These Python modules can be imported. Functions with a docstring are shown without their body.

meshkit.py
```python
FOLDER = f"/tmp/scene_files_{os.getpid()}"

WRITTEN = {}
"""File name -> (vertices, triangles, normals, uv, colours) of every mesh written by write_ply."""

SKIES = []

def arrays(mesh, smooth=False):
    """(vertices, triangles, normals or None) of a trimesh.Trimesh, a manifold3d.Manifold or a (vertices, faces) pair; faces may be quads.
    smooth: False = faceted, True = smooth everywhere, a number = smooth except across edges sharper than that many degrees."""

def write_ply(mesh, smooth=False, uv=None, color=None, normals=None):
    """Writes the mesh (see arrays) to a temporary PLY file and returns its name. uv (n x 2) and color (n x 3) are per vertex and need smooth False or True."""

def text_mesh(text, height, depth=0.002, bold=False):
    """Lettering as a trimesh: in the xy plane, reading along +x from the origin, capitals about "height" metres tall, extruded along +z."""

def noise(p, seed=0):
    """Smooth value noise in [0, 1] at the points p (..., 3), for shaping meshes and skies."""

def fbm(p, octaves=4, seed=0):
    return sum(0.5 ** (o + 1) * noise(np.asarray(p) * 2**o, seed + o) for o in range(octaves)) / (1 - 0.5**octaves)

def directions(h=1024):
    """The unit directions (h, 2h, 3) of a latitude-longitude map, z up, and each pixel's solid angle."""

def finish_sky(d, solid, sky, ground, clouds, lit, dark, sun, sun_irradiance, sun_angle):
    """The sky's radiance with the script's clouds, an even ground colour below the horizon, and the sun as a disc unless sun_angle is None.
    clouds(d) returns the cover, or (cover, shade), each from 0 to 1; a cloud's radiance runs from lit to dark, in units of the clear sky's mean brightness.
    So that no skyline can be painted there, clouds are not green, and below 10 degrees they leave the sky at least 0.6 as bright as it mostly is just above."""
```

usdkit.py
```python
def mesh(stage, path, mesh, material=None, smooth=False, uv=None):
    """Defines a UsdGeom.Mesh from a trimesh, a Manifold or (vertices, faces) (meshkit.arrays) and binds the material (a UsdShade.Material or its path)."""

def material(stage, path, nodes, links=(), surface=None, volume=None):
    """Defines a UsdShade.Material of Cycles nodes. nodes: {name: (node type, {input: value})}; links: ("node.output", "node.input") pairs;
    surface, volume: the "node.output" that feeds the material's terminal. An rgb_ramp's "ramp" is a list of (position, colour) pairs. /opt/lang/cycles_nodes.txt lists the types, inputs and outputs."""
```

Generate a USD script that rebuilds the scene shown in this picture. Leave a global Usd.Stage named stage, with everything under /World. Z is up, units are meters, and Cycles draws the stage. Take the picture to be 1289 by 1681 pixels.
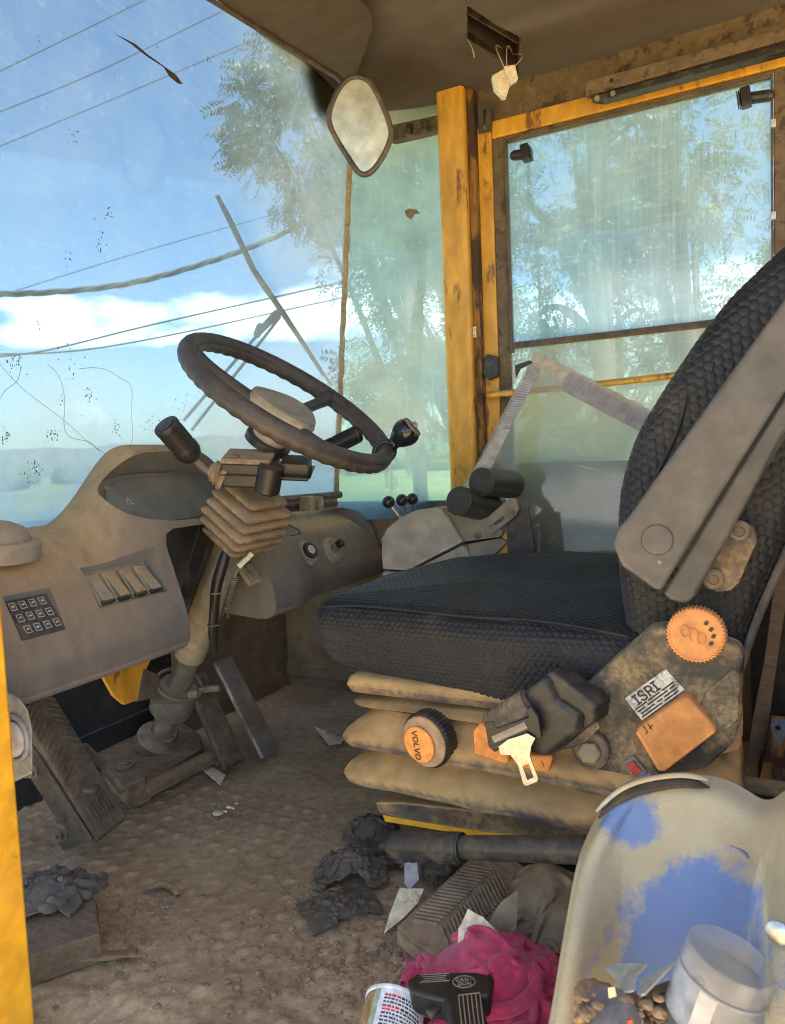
import math, random
import numpy as np, trimesh, shapely, shapely.geometry as sg
import manifold3d
from manifold3d import Manifold
from pxr import Usd, UsdGeom, UsdLux, UsdShade, Gf, Sdf, Vt
import usdkit, meshkit
from meshkit import fbm, noise

stage = Usd.Stage.CreateInMemory()
UsdGeom.SetStageUpAxis(stage, UsdGeom.Tokens.z)
UsdGeom.SetStageMetersPerUnit(stage, 1.0)
UsdGeom.Xform.Define(stage, '/World')
UsdGeom.Scope.Define(stage, '/World/Looks')
A = np.array

# ------------------------------------------------------------------ camera
W, H, F = 1289.0, 1681.0, 1192.0                    # photograph size, focal length in its pixels
YAW, PITCH, ROLL = math.radians(27.0), math.radians(4.0), math.radians(2.4)
EYE = A([0.0, 0.0, 0.72])                           # eye level 0.72 m above the cab floor, standing at the open door
FWD = A([-math.sin(YAW) * math.cos(PITCH), math.cos(YAW) * math.cos(PITCH), -math.sin(PITCH)])
_r0 = A([math.cos(YAW), math.sin(YAW), 0.0]); _u0 = np.cross(_r0, FWD)
RGT = math.cos(ROLL) * _r0 - math.sin(ROLL) * _u0
UPV = math.sin(ROLL) * _r0 + math.cos(ROLL) * _u0
cam = UsdGeom.Camera.Define(stage, '/World/Camera')
M4 = Gf.Matrix4d(1.0)
for i, v in enumerate((RGT, UPV, -FWD, EYE)):
    M4.SetRow(i, Gf.Vec4d(float(v[0]), float(v[1]), float(v[2]), 1.0 if i == 3 else 0.0))
cam.AddTransformOp().Set(M4)
FOCAL = 26.0
cam.CreateFocalLengthAttr(FOCAL)
cam.CreateHorizontalApertureAttr(FOCAL * W / F)
cam.CreateVerticalApertureAttr(FOCAL * H / F)
cam.CreateClippingRangeAttr(Gf.Vec2f(0.02, 20000))
cam.CreateFStopAttr(9.0)
cam.CreateFocusDistanceAttr(1.3)
EXPOSURE = 2.70
cam.CreateExposureAttr(EXPOSURE)

# ------------------------------------------------------------------ sky and sun
SUN = A([0.80, -0.16, 1.75]); SUN = SUN / np.linalg.norm(SUN)
SUN_EL, SUN_ROT = math.asin(SUN[2]), math.atan2(SUN[0], SUN[1])
usdkit.material(stage, '/World/Looks/sky', {
    'sky': ('sky_texture', {'sky_type': 'single_scattering', 'sun_disc': False, 'sun_elevation': SUN_EL, 'sun_rotation': SUN_ROT, 'air_density': 1.0, 'aerosol_density': 0.8}),
    'tc': ('texture_coordinate', {}),
    'map': ('mapping', {'scale': (1.0, 1.0, 2.1), 'location': (0.35, 0.12, 0.0), 'rotation': (0.0, 0.0, -0.16)}),
    'n': ('noise_texture', {'scale': 3.1, 'detail': 9.0, 'roughness': 0.56}),
    'sep': ('separate_xyz', {}),
    'band': ('rgb_ramp', {'ramp': [(0.0, (0.48,) * 3), (0.10, (0.52,) * 3), (0.145, (0.56,) * 3), (0.168, (0.85,) * 3), (0.205, (0.85,) * 3), (0.235, (0.60,) * 3), (0.34, (0.60,) * 3), (1.0, (0.64,) * 3)]}),
    'mul': ('math', {'math_type': 'multiply'}),
    'r': ('rgb_ramp', {'ramp': [(0.0, (0,) * 3), (0.375, (0,) * 3), (0.47, (1,) * 3), (1.0, (1,) * 3)]}),
    'mix': ('mix', {'color2': (13.5, 13.8, 14.3)}),
    'bg': ('background_shader', {'strength': 0.07}),
}, [('tc.generated', 'map.vector'), ('map.vector', 'n.vector'), ('tc.generated', 'sep.vector'), ('sep.z', 'band.fac'), ('n.fac', 'mul.value1'), ('band.color', 'mul.value2'),
    ('mul.value', 'r.fac'), ('r.color', 'mix.fac'), ('sky.color', 'mix.color1'), ('mix.color', 'bg.color')], surface='bg.background')
dome = UsdLux.DomeLight.Define(stage, '/World/sky')
UsdShade.MaterialBindingAPI.Apply(dome.GetPrim()).Bind(UsdShade.Material.Get(stage, '/World/Looks/sky'))
dome.GetPrim().SetCustomDataByKey('kind', 'structure')
sun = UsdLux.DistantLight.Define(stage, '/World/sun')
sun.CreateIntensityAttr(1.25); sun.CreateAngleAttr(0.53); sun.CreateNormalizeAttr(True); sun.CreateColorAttr(Gf.Vec3f(1.0, 0.88, 0.72))
_z = SUN; _x = np.cross([0, 0, 1.0], _z); _x /= np.linalg.norm(_x); _y = np.cross(_z, _x)
M4 = Gf.Matrix4d(1.0)
for i, v in enumerate((_x, _y, _z)):
    M4.SetRow(i, Gf.Vec4d(float(v[0]), float(v[1]), float(v[2]), 0.0))
sun.AddTransformOp().Set(M4)

# ------------------------------------------------------------------ measuring: a sight line of the photograph met with a real plane
def ray(x, y): return FWD + RGT * ((x - W / 2) / F) + UPV * ((H / 2 - y) / F)
def pD(x, y, t): return EYE + ray(x, y) * t
def pX(x, y, X): d = ray(x, y); return EYE + d * (X / d[0])
def pY(x, y, Y): d = ray(x, y); return EYE + d * (Y / d[1])
def pZ(x, y, z): d = ray(x, y); return EYE + d * ((z - EYE[2]) / d[2])
def pP(x, y, p, n): d = ray(x, y); return EYE + d * (np.dot(A(p) - EYE, n) / np.dot(d, n))
def unit(v): v = A(v, float); return v / np.linalg.norm(v)
def lerp(a, b, t): return A(a, float) + (A(b, float) - A(a, float)) * t
def sstep(a, b, x): t = np.clip((x - a) / (b - a), 0, 1); return t * t * (3 - 2 * t)

# ------------------------------------------------------------------ mesh tools
cat = trimesh.util.concatenate
def tm(m):
    if isinstance(m, trimesh.Trimesh): return m
    k = m.to_mesh(); return trimesh.Trimesh(np.array(k.vert_properties[:, :3], float), np.array(k.tri_verts), process=False)
def mf(t):
    t = tm(t); t = trimesh.Trimesh(t.vertices, t.faces, process=True)
    return Manifold(manifold3d.Mesh(np.ascontiguousarray(t.vertices, np.float32), np.ascontiguousarray(t.faces, np.uint32)))
def basis(n, up=(0, 0, 1)):
    n = unit(n); up = A(up, float)
    if abs(np.dot(n, unit(up))) > 0.98: up = A([1.0, 0, 0])
    x = unit(np.cross(up, n)); return x, np.cross(n, x), n
def hull(pts, r=0.005, seg=12):
    pts = [A(p, float) for p in pts]
    rr = r if np.ndim(r) else [r] * len(pts)
    return tm(Manifold.batch_hull([Manifold.sphere(float(q), seg).translate(tuple(map(float, p))) for p, q in zip(pts, rr)]))
def obox(c, x, y, z, size, r=0.004, seg=8):
    c, x, y, z = A(c, float), unit(x), unit(y), unit(z)
    s = [max(k / 2 - r, 1e-4) for k in size]
    return hull([c + x * i * s[0] + y * j * s[1] + z * k * s[2] for i in (-1, 1) for j in (-1, 1) for k in (-1, 1)], r, seg)
def box(lo, hi, r=0.0):
    lo, hi = A(lo, float), A(hi, float)
    if r: return obox((lo + hi) / 2, (1, 0, 0), (0, 1, 0), (0, 0, 1), hi - lo, r)
    b = trimesh.creation.box(extents=hi - lo); b.apply_translation((lo + hi) / 2); return b
def smooth_path(p, n=40, closed=False):
    from scipy.interpolate import CubicSpline
    p = A(p, float)
    if closed: p = np.vstack([p, p[:1]])
    d = np.r_[0, np.cumsum(np.linalg.norm(np.diff(p, axis=0), axis=1) ** 0.5)]
    return CubicSpline(d, p, bc_type='periodic' if closed else 'natural')(np.linspace(0, d[-1], n + (1 if closed else 0)))[:n]
def loft(secs, cap=True, closed=False):
    s = np.asarray(secs, float); n, m = s.shape[:2]
    v = s.reshape(-1, 3); f = []
    i, j = np.meshgrid(np.arange(n if closed else n - 1), np.arange(m), indexing='ij')
    a = i * m + j; b = i * m + (j + 1) % m; c = ((i + 1) % n) * m + (j + 1) % m; d = ((i + 1) % n) * m + j
    f = np.vstack([np.stack([a, b, c], -1).reshape(-1, 3), np.stack([a, c, d], -1).reshape(-1, 3)])
    if cap and not closed:
        v = np.vstack([v, s[0].mean(0), s[-1].mean(0)]); k = np.arange(m)
        f = np.vstack([f, np.stack([(k + 1) % m, k, np.full(m, n * m)], -1), np.stack([(n - 1) * m + k, (n - 1) * m + (k + 1) % m, np.full(m, n * m + 1)], -1)])
    t = trimesh.Trimesh(v, f, process=False)
    if t.volume < 0: t.invert()
    return t
def tube(path, r, n=10, closed=False, sq=None):
    p = A(path, float); N = len(p)
    rr = np.full(N, r) if np.ndim(r) == 0 else np.asarray(r, float)
    tan = np.gradient(p, axis=0) if not closed else np.roll(p, -1, 0) - np.roll(p, 1, 0)
    tan /= np.linalg.norm(tan, axis=1)[:, None]
    x, y, _ = basis(tan[0]); X = [x]
    for k in range(1, N):
        q = X[-1] - tan[k] * np.dot(X[-1], tan[k]); X.append(unit(q))
    X = A(X); Y = np.cross(tan, X); a = np.linspace(0, 2 * math.pi, n, endpoint=False)
    sx, sy = sq or (1, 1)
    s = p[:, None] + rr[:, None, None] * (np.cos(a)[None, :, None] * X[:, None] * sx + np.sin(a)[None, :, None] * Y[:, None] * sy)
    return loft(s, closed=closed)
def cyl(p, q, r, n=24, bev=0.0):
    p, q = A(p, float), A(q, float); L = np.linalg.norm(q - p)
    if bev: prof = [(r - bev, 0), (r, bev), (r, L - bev), (r - bev, L)]
    else: prof = [(r, 0), (r, L)]
    return lathe(prof, p, q - p, n)
def lathe(prof, o, axis, n=32, wob=None):
    x, y, z = basis(axis); a = np.linspace(0, 2 * math.pi, n, endpoint=False); o = A(o, float)
    k = np.ones(n) if wob is None else wob(a)
    return loft([o + z * h + (np.cos(a)[:, None] * x + np.sin(a)[:, None] * y) * (r * k)[:, None] for r, h in prof])
def prism(pts, vec, bevel=0.0, rnd=0.0, holes=(), ref=None):
    """Closed outline PTS (3-D, in one plane), extruded by VEC; rnd rounds its corners, bevel its edges."""
    P = A(pts, float); o = P.mean(0)
    n = np.zeros(3)
    for a, b in zip(P, np.roll(P, -1, 0)): n += np.cross(a - o, b - o)
    n = unit(n); vec = A(vec, float)
    if np.dot(n, vec) < 0: n = -n
    x, y, _ = basis(n); L = np.dot(vec, n)
    poly = sg.Polygon([((p - o) @ x, (p - o) @ y) for p in P], [[((q - o) @ x, (q - o) @ y) for q in A(h, float)] for h in holes]).buffer(0)
    if rnd: poly = poly.buffer(-rnd, quad_segs=6).buffer(2 * rnd, quad_segs=6).buffer(-rnd, quad_segs=6)
    if bevel: poly = poly.buffer(-bevel, join_style=2)
    if poly.geom_type != 'Polygon': poly = max(poly.geoms, key=lambda g: g.area)
    m = trimesh.creation.extrude_polygon(poly, max(L - 2 * bevel, 1e-4), engine='earcut')
    if bevel:
        ball = trimesh.creation.icosphere(subdivisions=1, radius=bevel)
        m = tm(mf(m).minkowski_sum(mf(ball))); m.apply_translation([0, 0, bevel])
    T = np.eye(4); T[:3, 0], T[:3, 1], T[:3, 2], T[:3, 3] = x, y, n, o
    m.apply_transform(T)
    sh = vec - n * L
    if np.linalg.norm(sh) > 1e-6: m.vertices += ((m.vertices - o) @ n / L)[:, None] * sh
    return m
def sheet(g, t):
    """A grid of points (n, m, 3) given a thickness t."""
    g = np.asarray(g, float); n, m = g.shape[:2]
    du, dv = np.gradient(g, axis=0), np.gradient(g, axis=1)
    N = np.cross(du, dv); N /= np.maximum(np.linalg.norm(N, axis=2, keepdims=True), 1e-12)
    v = np.vstack([g.reshape(-1, 3), (g - N * t).reshape(-1, 3)]); k = n * m
    i, j = np.meshgrid(np.arange(n - 1), np.arange(m - 1), indexing='ij'); a = i * m + j
    q = np.stack([a, a + m, a + m + 1, a + 1], -1).reshape(-1, 4)
    f = [q[:, [0, 1, 2]], q[:, [0, 2, 3]], q[:, [2, 1, 0]] + k, q[:, [3, 2, 0]] + k]
    ring = np.r_[np.arange(m), np.arange(1, n) * m + m - 1, (n - 1) * m + np.arange(m - 2, -1, -1), np.arange(n - 2, 0, -1) * m]
    r2 = np.roll(ring, -1)
    f += [np.stack([ring, r2, r2 + k], -1), np.stack([ring, r2 + k, ring + k], -1)]
    t_ = trimesh.Trimesh(v, np.vstack(f), process=False)
    return t_
def fine(m, edge):
    return tm(mf(m).refine_to_length(edge))
def ico(c, r, sub=2, sc=(1, 1, 1)):
    m = trimesh.creation.icosphere(subdivisions=sub, radius=1.0); m.vertices = m.vertices * A(sc) * r + A(c, float); return m
def wobble(m, amp, scale, seed=0):
    m = m.copy(); n = m.vertex_normals; m.vertices = m.vertices + n * ((fbm(m.vertices * scale, 3, seed) - 0.5) * 2 * amp)[:, None]; return m
def text_at(s, h, c, xd, n, depth=0.0006, bold=False):
    t = meshkit.text_mesh(s, h, depth, bold); b = t.bounds; t.apply_translation([-(b[0][0] + b[1][0]) / 2, -(b[0][1] + b[1][1]) / 2, 0])
    xd, n = unit(xd), unit(n); T = np.eye(4); T[:3, 0], T[:3, 1], T[:3, 2], T[:3, 3] = xd, np.cross(n, xd), n, A(c, float)
    t.apply_transform(T); return t
def crumple(c, sx, sy, h, seed, n=70, rot=0.0, thick=0.003, rough=0.5, dome=1.0, folds=16):
    """A crumpled piece of cloth or film lying at c: a low heap crossed by soft folds, its rim turned down."""
    rg = np.random.default_rng(seed)
    u, v = np.meshgrid(np.linspace(-1, 1, n), np.linspace(-1, 1, n), indexing='ij')
    r = np.maximum(abs(u), abs(v)); a = np.arctan2(v, u)
    edge = 0.80 + 0.38 * fbm(np.stack([np.cos(a) * 1.4, np.sin(a) * 1.4, np.full_like(a, seed * .37)], -1), 3, seed)
    x, y = np.cos(a) * r * edge, np.sin(a) * r * edge
    p = np.stack([x, y, np.full_like(x, seed * 3.1)], -1); wx_ = .35 * (fbm(p * 1.4, 2, seed + 4) - .5); wy_ = .35 * (fbm(p * 1.4 + 9, 2, seed + 5) - .5)
    z = dome * .55 * np.clip(1 - r ** 2.4, 0, 1) ** .8; dx = np.zeros_like(x); dy = np.zeros_like(x)
    for k in range(folds):
        t = rg.uniform(0, math.pi); o = rg.normal() * .45; w = rg.uniform(.07, .20); L = rg.uniform(.5, 1.3); am = rg.uniform(.10, .32) * (1 if k % 4 else -.8); s0 = rg.normal() * .4; cv = rg.normal() * .5
        nx, ny = math.cos(t), math.sin(t); s = -x * ny + y * nx - s0; d = (x + wx_) * nx + (y + wy_) * ny - o + cv * s * s
        g_ = np.exp(-(d / w) ** 2) * np.exp(-(s / L) ** 4); z = z + rough * am * g_ * (1 + .35 * np.tanh(d / w * 1.5)); dx -= nx * .6 * am * w * 3 * g_ * np.sign(am); dy -= ny * .6 * am * w * 3 * g_ * np.sign(am)
    from scipy.ndimage import gaussian_filter
    z = z + .10 * rough * (fbm(p * 4, 3, seed + 7) - .5)
    z, dx, dy = (gaussian_filter(q, n / 55) for q in (1.15 * np.tanh(z / 1.15), dx, dy)); z = np.maximum(z, .02) * (.12 + .88 * sstep(1.0, .80, r)); x, y = x + dx * .45, y + dy * .45
    ca, sa = math.cos(rot), math.sin(rot)
    return sheet(np.stack([c[0] + sx * x * ca - sy * y * sa, c[1] + sx * x * sa + sy * y * ca, c[2] + h * z], -1), thick)

def cloth(c, w, h, squeeze, lift, seed, rot=0.0, n=38, steps=75, thick=0.0025, ztop=9.0, up=4, mound=(0.0, 1.0)):
    """A real cloth let fall: a square of stiff springs, pushed together and dropped, so that it buckles into folds."""
    from scipy.ndimage import zoom
    u, v = np.meshgrid(np.linspace(-.5, .5, n), np.linspace(-.5, .5, n), indexing='ij'); q = np.stack([u * 3.1, v * 3.1, np.full_like(u, seed * 1.7)], -1)
    dx, dy = w / (n - 1), h / (n - 1)
    P = np.stack([u * w * squeeze + .20 * w * (fbm(q, 3, seed) - .5), v * h * squeeze + .20 * h * (fbm(q + 5, 3, seed + 1) - .5), lift * (.15 + fbm(q * 1.15 + 11, 3, seed + 2)) * (1.2 - 1.1 * np.maximum(abs(u), abs(v)) * 2 * .7)], -1)
    V = np.zeros_like(P); links = []
    for di, dj, L, k in ((1, 0, dx, 1), (0, 1, dy, 1), (1, 1, math.hypot(dx, dy), .5), (1, -1, math.hypot(dx, dy), .5), (2, 0, 2 * dx, .25), (0, 2, 2 * dy, .25), (4, 0, 3.9 * dx, .05), (0, 4, 3.9 * dy, .05)):
        for par in (0, 1):
            I, J = np.meshgrid(np.arange(n), np.arange(n), indexing='ij'); ok = (I + di < n) & (J + dj < n) & (J + dj >= 0)
            key = (I // max(di, 1)) if di else (J // max(dj, 1)); ok &= key % 2 == par; links.append((I[ok], J[ok], I[ok] + di, J[ok] + dj, L, k))
    for s_ in range(steps):
        Q = P + V * .94 + A([0, 0, -.0009]); 
        for _ in range(3):
            for a, b, a2, b2, L, k in links:
                d = Q[a2, b2] - Q[a, b]; l = np.linalg.norm(d, axis=1, keepdims=True) + 1e-9
                if k < .2: e = np.minimum(l - L * .55, 0)
                else: e = l - L
                d *= .5 * k * e / l; Q[a, b] += d; Q[a2, b2] -= d
            fl = .0008 + mound[0] * np.exp(-(Q[..., 0] ** 2 + Q[..., 1] ** 2) / mound[1] ** 2); lowz = Q[..., 2] < fl; Q[..., 2] = np.maximum(Q[..., 2], fl)
            Q[..., 2] = np.where(Q[..., 2] > ztop, ztop + (Q[..., 2] - ztop) * .5, Q[..., 2])
            Q[lowz, :2] = P[lowz, :2] + (Q[lowz, :2] - P[lowz, :2]) * .35
        V = Q - P; P = Q
    G = np.stack([zoom(P[..., k], up, order=3) for k in range(3)], -1)
    ca, sa = math.cos(rot), math.sin(rot)
    return sheet(np.stack([c[0] + G[..., 0] * ca - G[..., 1] * sa, c[1] + G[..., 0] * sa + G[..., 1] * ca, c[2] + G[..., 2] + .002], -1), thick)

# ------------------------------------------------------------------ scene tools
USED, BASE = {}, {}
def fresh(parent, name):
    p = f'{parent}/{name}'
    if p not in USED: USED[p] = 0; return p
    USED[p] += 1; return f'{p}_{USED[p]:03d}'
def tag(prim, label=None, category=None, group=None, kind=None):
    for k, v in (('label', label), ('category', category), ('group', group), ('kind', kind)):
        if v: prim.SetCustomDataByKey(k, v)
def thing(name, label, category, base=(0, 0, 0), group=None, kind=None):
    p = fresh('/World', name); x = UsdGeom.Xform.Define(stage, p); x.AddTranslateOp().Set(Gf.Vec3d(*map(float, base)))
    tag(x.GetPrim(), label, category, group, kind); BASE[p] = A(base, float); return p
def part(parent, name, m, mat, smooth=35, label=None, kind=None):
    p = fresh(parent, name); b = BASE[parent]; BASE[p] = b
    m = tm(m); m = trimesh.Trimesh(m.vertices - b, m.faces, process=False)
    prim = usdkit.mesh(stage, p, m, f'/World/Looks/{mat}', smooth=smooth).GetPrim()
    tag(prim, label=label, kind=kind); return p
def solo(name, m, mat, label, category, smooth=35, group=None, kind=None):
    p = fresh('/World', name); BASE[p] = A([0., 0, 0])
    prim = usdkit.mesh(stage, p, tm(m), f'/World/Looks/{mat}', smooth=smooth).GetPrim(); tag(prim, label, category, group, kind); return p
def setting(name, m, mat, smooth=35):
    return solo(name, m, mat, None, None, smooth, kind='structure')

# ------------------------------------------------------------------ materials
def mat(name, base, dust=(0.27, 0.185, 0.105), amt=0.0, up=0.0, scale=7.0, lo=0.36, hi=0.70, var=0.22, rough=0.6, dust_rough=0.9, metal=0.0,
        bump=0.25, bscale=260.0, bdist=0.0006, ulo=0.05, uhi=0.75, rust=None, rust_amt=0.5, spec=0.5, sheen=0.0, detail=9.0, stretch=(1, 1, 1), trans=0.0, coat=0.0, um=0.65):
    """A real surface under dust: base colour with uneven tone, dust in patches (amt) and lying on upward faces (up), optional rust or wear, fine relief."""
    n = {'geo': ('geometry', {}), 'map': ('mapping', {'scale': stretch}),
         'n1': ('noise_texture', {'scale': scale, 'detail': detail, 'roughness': 0.68}), 'r1': ('rgb_ramp', {'ramp': [(0, (0,) * 3), (lo, (0,) * 3), (hi, (1,) * 3), (1, (1,) * 3)]}),
         'n2': ('noise_texture', {'scale': scale * 3.7, 'detail': 5.0}), 'v': ('map_range', {'from_min': 0.3, 'from_max': 0.7, 'to_min': 1 - var, 'to_max': 1 + var}),
         'cv': ('vector_math', {'math_type': 'scale', 'vector1': base}), 'cd': ('vector_math', {'math_type': 'scale', 'vector1': dust}),
         'a': ('math', {'math_type': 'multiply', 'value2': amt}), 'n5': ('noise_texture', {'scale': scale * 9.0, 'detail': 6.0, 'roughness': 0.7}), 'sp': ('map_range', {'from_min': 0.36, 'from_max': 0.60, 'to_min': 0.35, 'to_max': 1.2, 'clamp': True}), 'a5': ('math', {'math_type': 'multiply'}), 'sep': ('separate_xyz', {}),
         'u': ('map_range', {'from_min': ulo, 'from_max': uhi, 'to_min': 0.0, 'to_max': up, 'clamp': True}),
         'u2': ('math', {'math_type': 'multiply'}), 'um': ('map_range', {'from_min': 0.3, 'from_max': 0.5, 'to_min': um, 'to_max': 1.0, 'clamp': True}),
         'f': ('math', {'math_type': 'add', 'use_clamp': True}),
         'mix': ('mix', {}), 'rm': ('mix_float', {'a': rough, 'b': dust_rough}), 'mm': ('mix_float', {'a': metal, 'b': 0.0}),
         'n3': ('noise_texture', {'scale': bscale, 'detail': 4.0, 'roughness': 0.6}), 'bp': ('bump', {'strength': bump, 'distance': bdist}),
         'p': ('principled_bsdf', {'specular_ior_level': spec, 'sheen_weight': sheen, 'transmission_weight': trans, 'coat_weight': coat})}
    l = [('geo.position', 'map.vector'), ('map.vector', 'n1.vector'), ('n1.fac', 'r1.fac'), ('map.vector', 'n2.vector'), ('n2.fac', 'v.value'), ('v.result', 'cv.scale'), ('v.result', 'cd.scale'),
         ('map.vector', 'n5.vector'), ('n5.fac', 'sp.value'), ('r1.color', 'a5.value1'), ('sp.result', 'a5.value2'), ('a5.value', 'a.value1'), ('geo.normal', 'sep.vector'), ('sep.z', 'u.value'), ('u.result', 'u2.value1'), ('n2.fac', 'um.value'), ('um.result', 'u2.value2'),
         ('a.value', 'f.value1'), ('u2.value', 'f.value2'), ('f.value', 'mix.fac'), ('cv.vector', 'mix.color1'), ('cd.vector', 'mix.color2'),
         ('f.value', 'rm.fac'), ('rm.result', 'p.roughness'), ('f.value', 'mm.fac'), ('mm.result', 'p.metallic'), ('geo.position', 'n3.vector'), ('n3.fac', 'bp.height'), ('bp.normal', 'p.normal')]
    out = 'mix.color'
    if rust is not None:
        n['n4'] = ('noise_texture', {'scale': scale * 1.9, 'detail': 9.0, 'roughness': 0.7}); n['mp4'] = ('mapping', {'location': (3.1, 7.7, 1.3)})
        n['r4'] = ('rgb_ramp', {'ramp': [(0, (0,) * 3), (0.60 - 0.2 * rust_amt, (0,) * 3), (0.66 - 0.2 * rust_amt, (1,) * 3), (1, (1,) * 3)]}); n['mx4'] = ('mix', {'color2': rust})
        l += [('map.vector', 'mp4.vector'), ('mp4.vector', 'n4.vector'), ('n4.fac', 'r4.fac'), ('r4.color', 'mx4.fac'), ('mix.color', 'mx4.color1')]; out = 'mx4.color'
    l.append((out, 'p.base_color'))
    usdkit.material(stage, f'/World/Looks/{name}', n, l, surface='p.BSDF')

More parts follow.
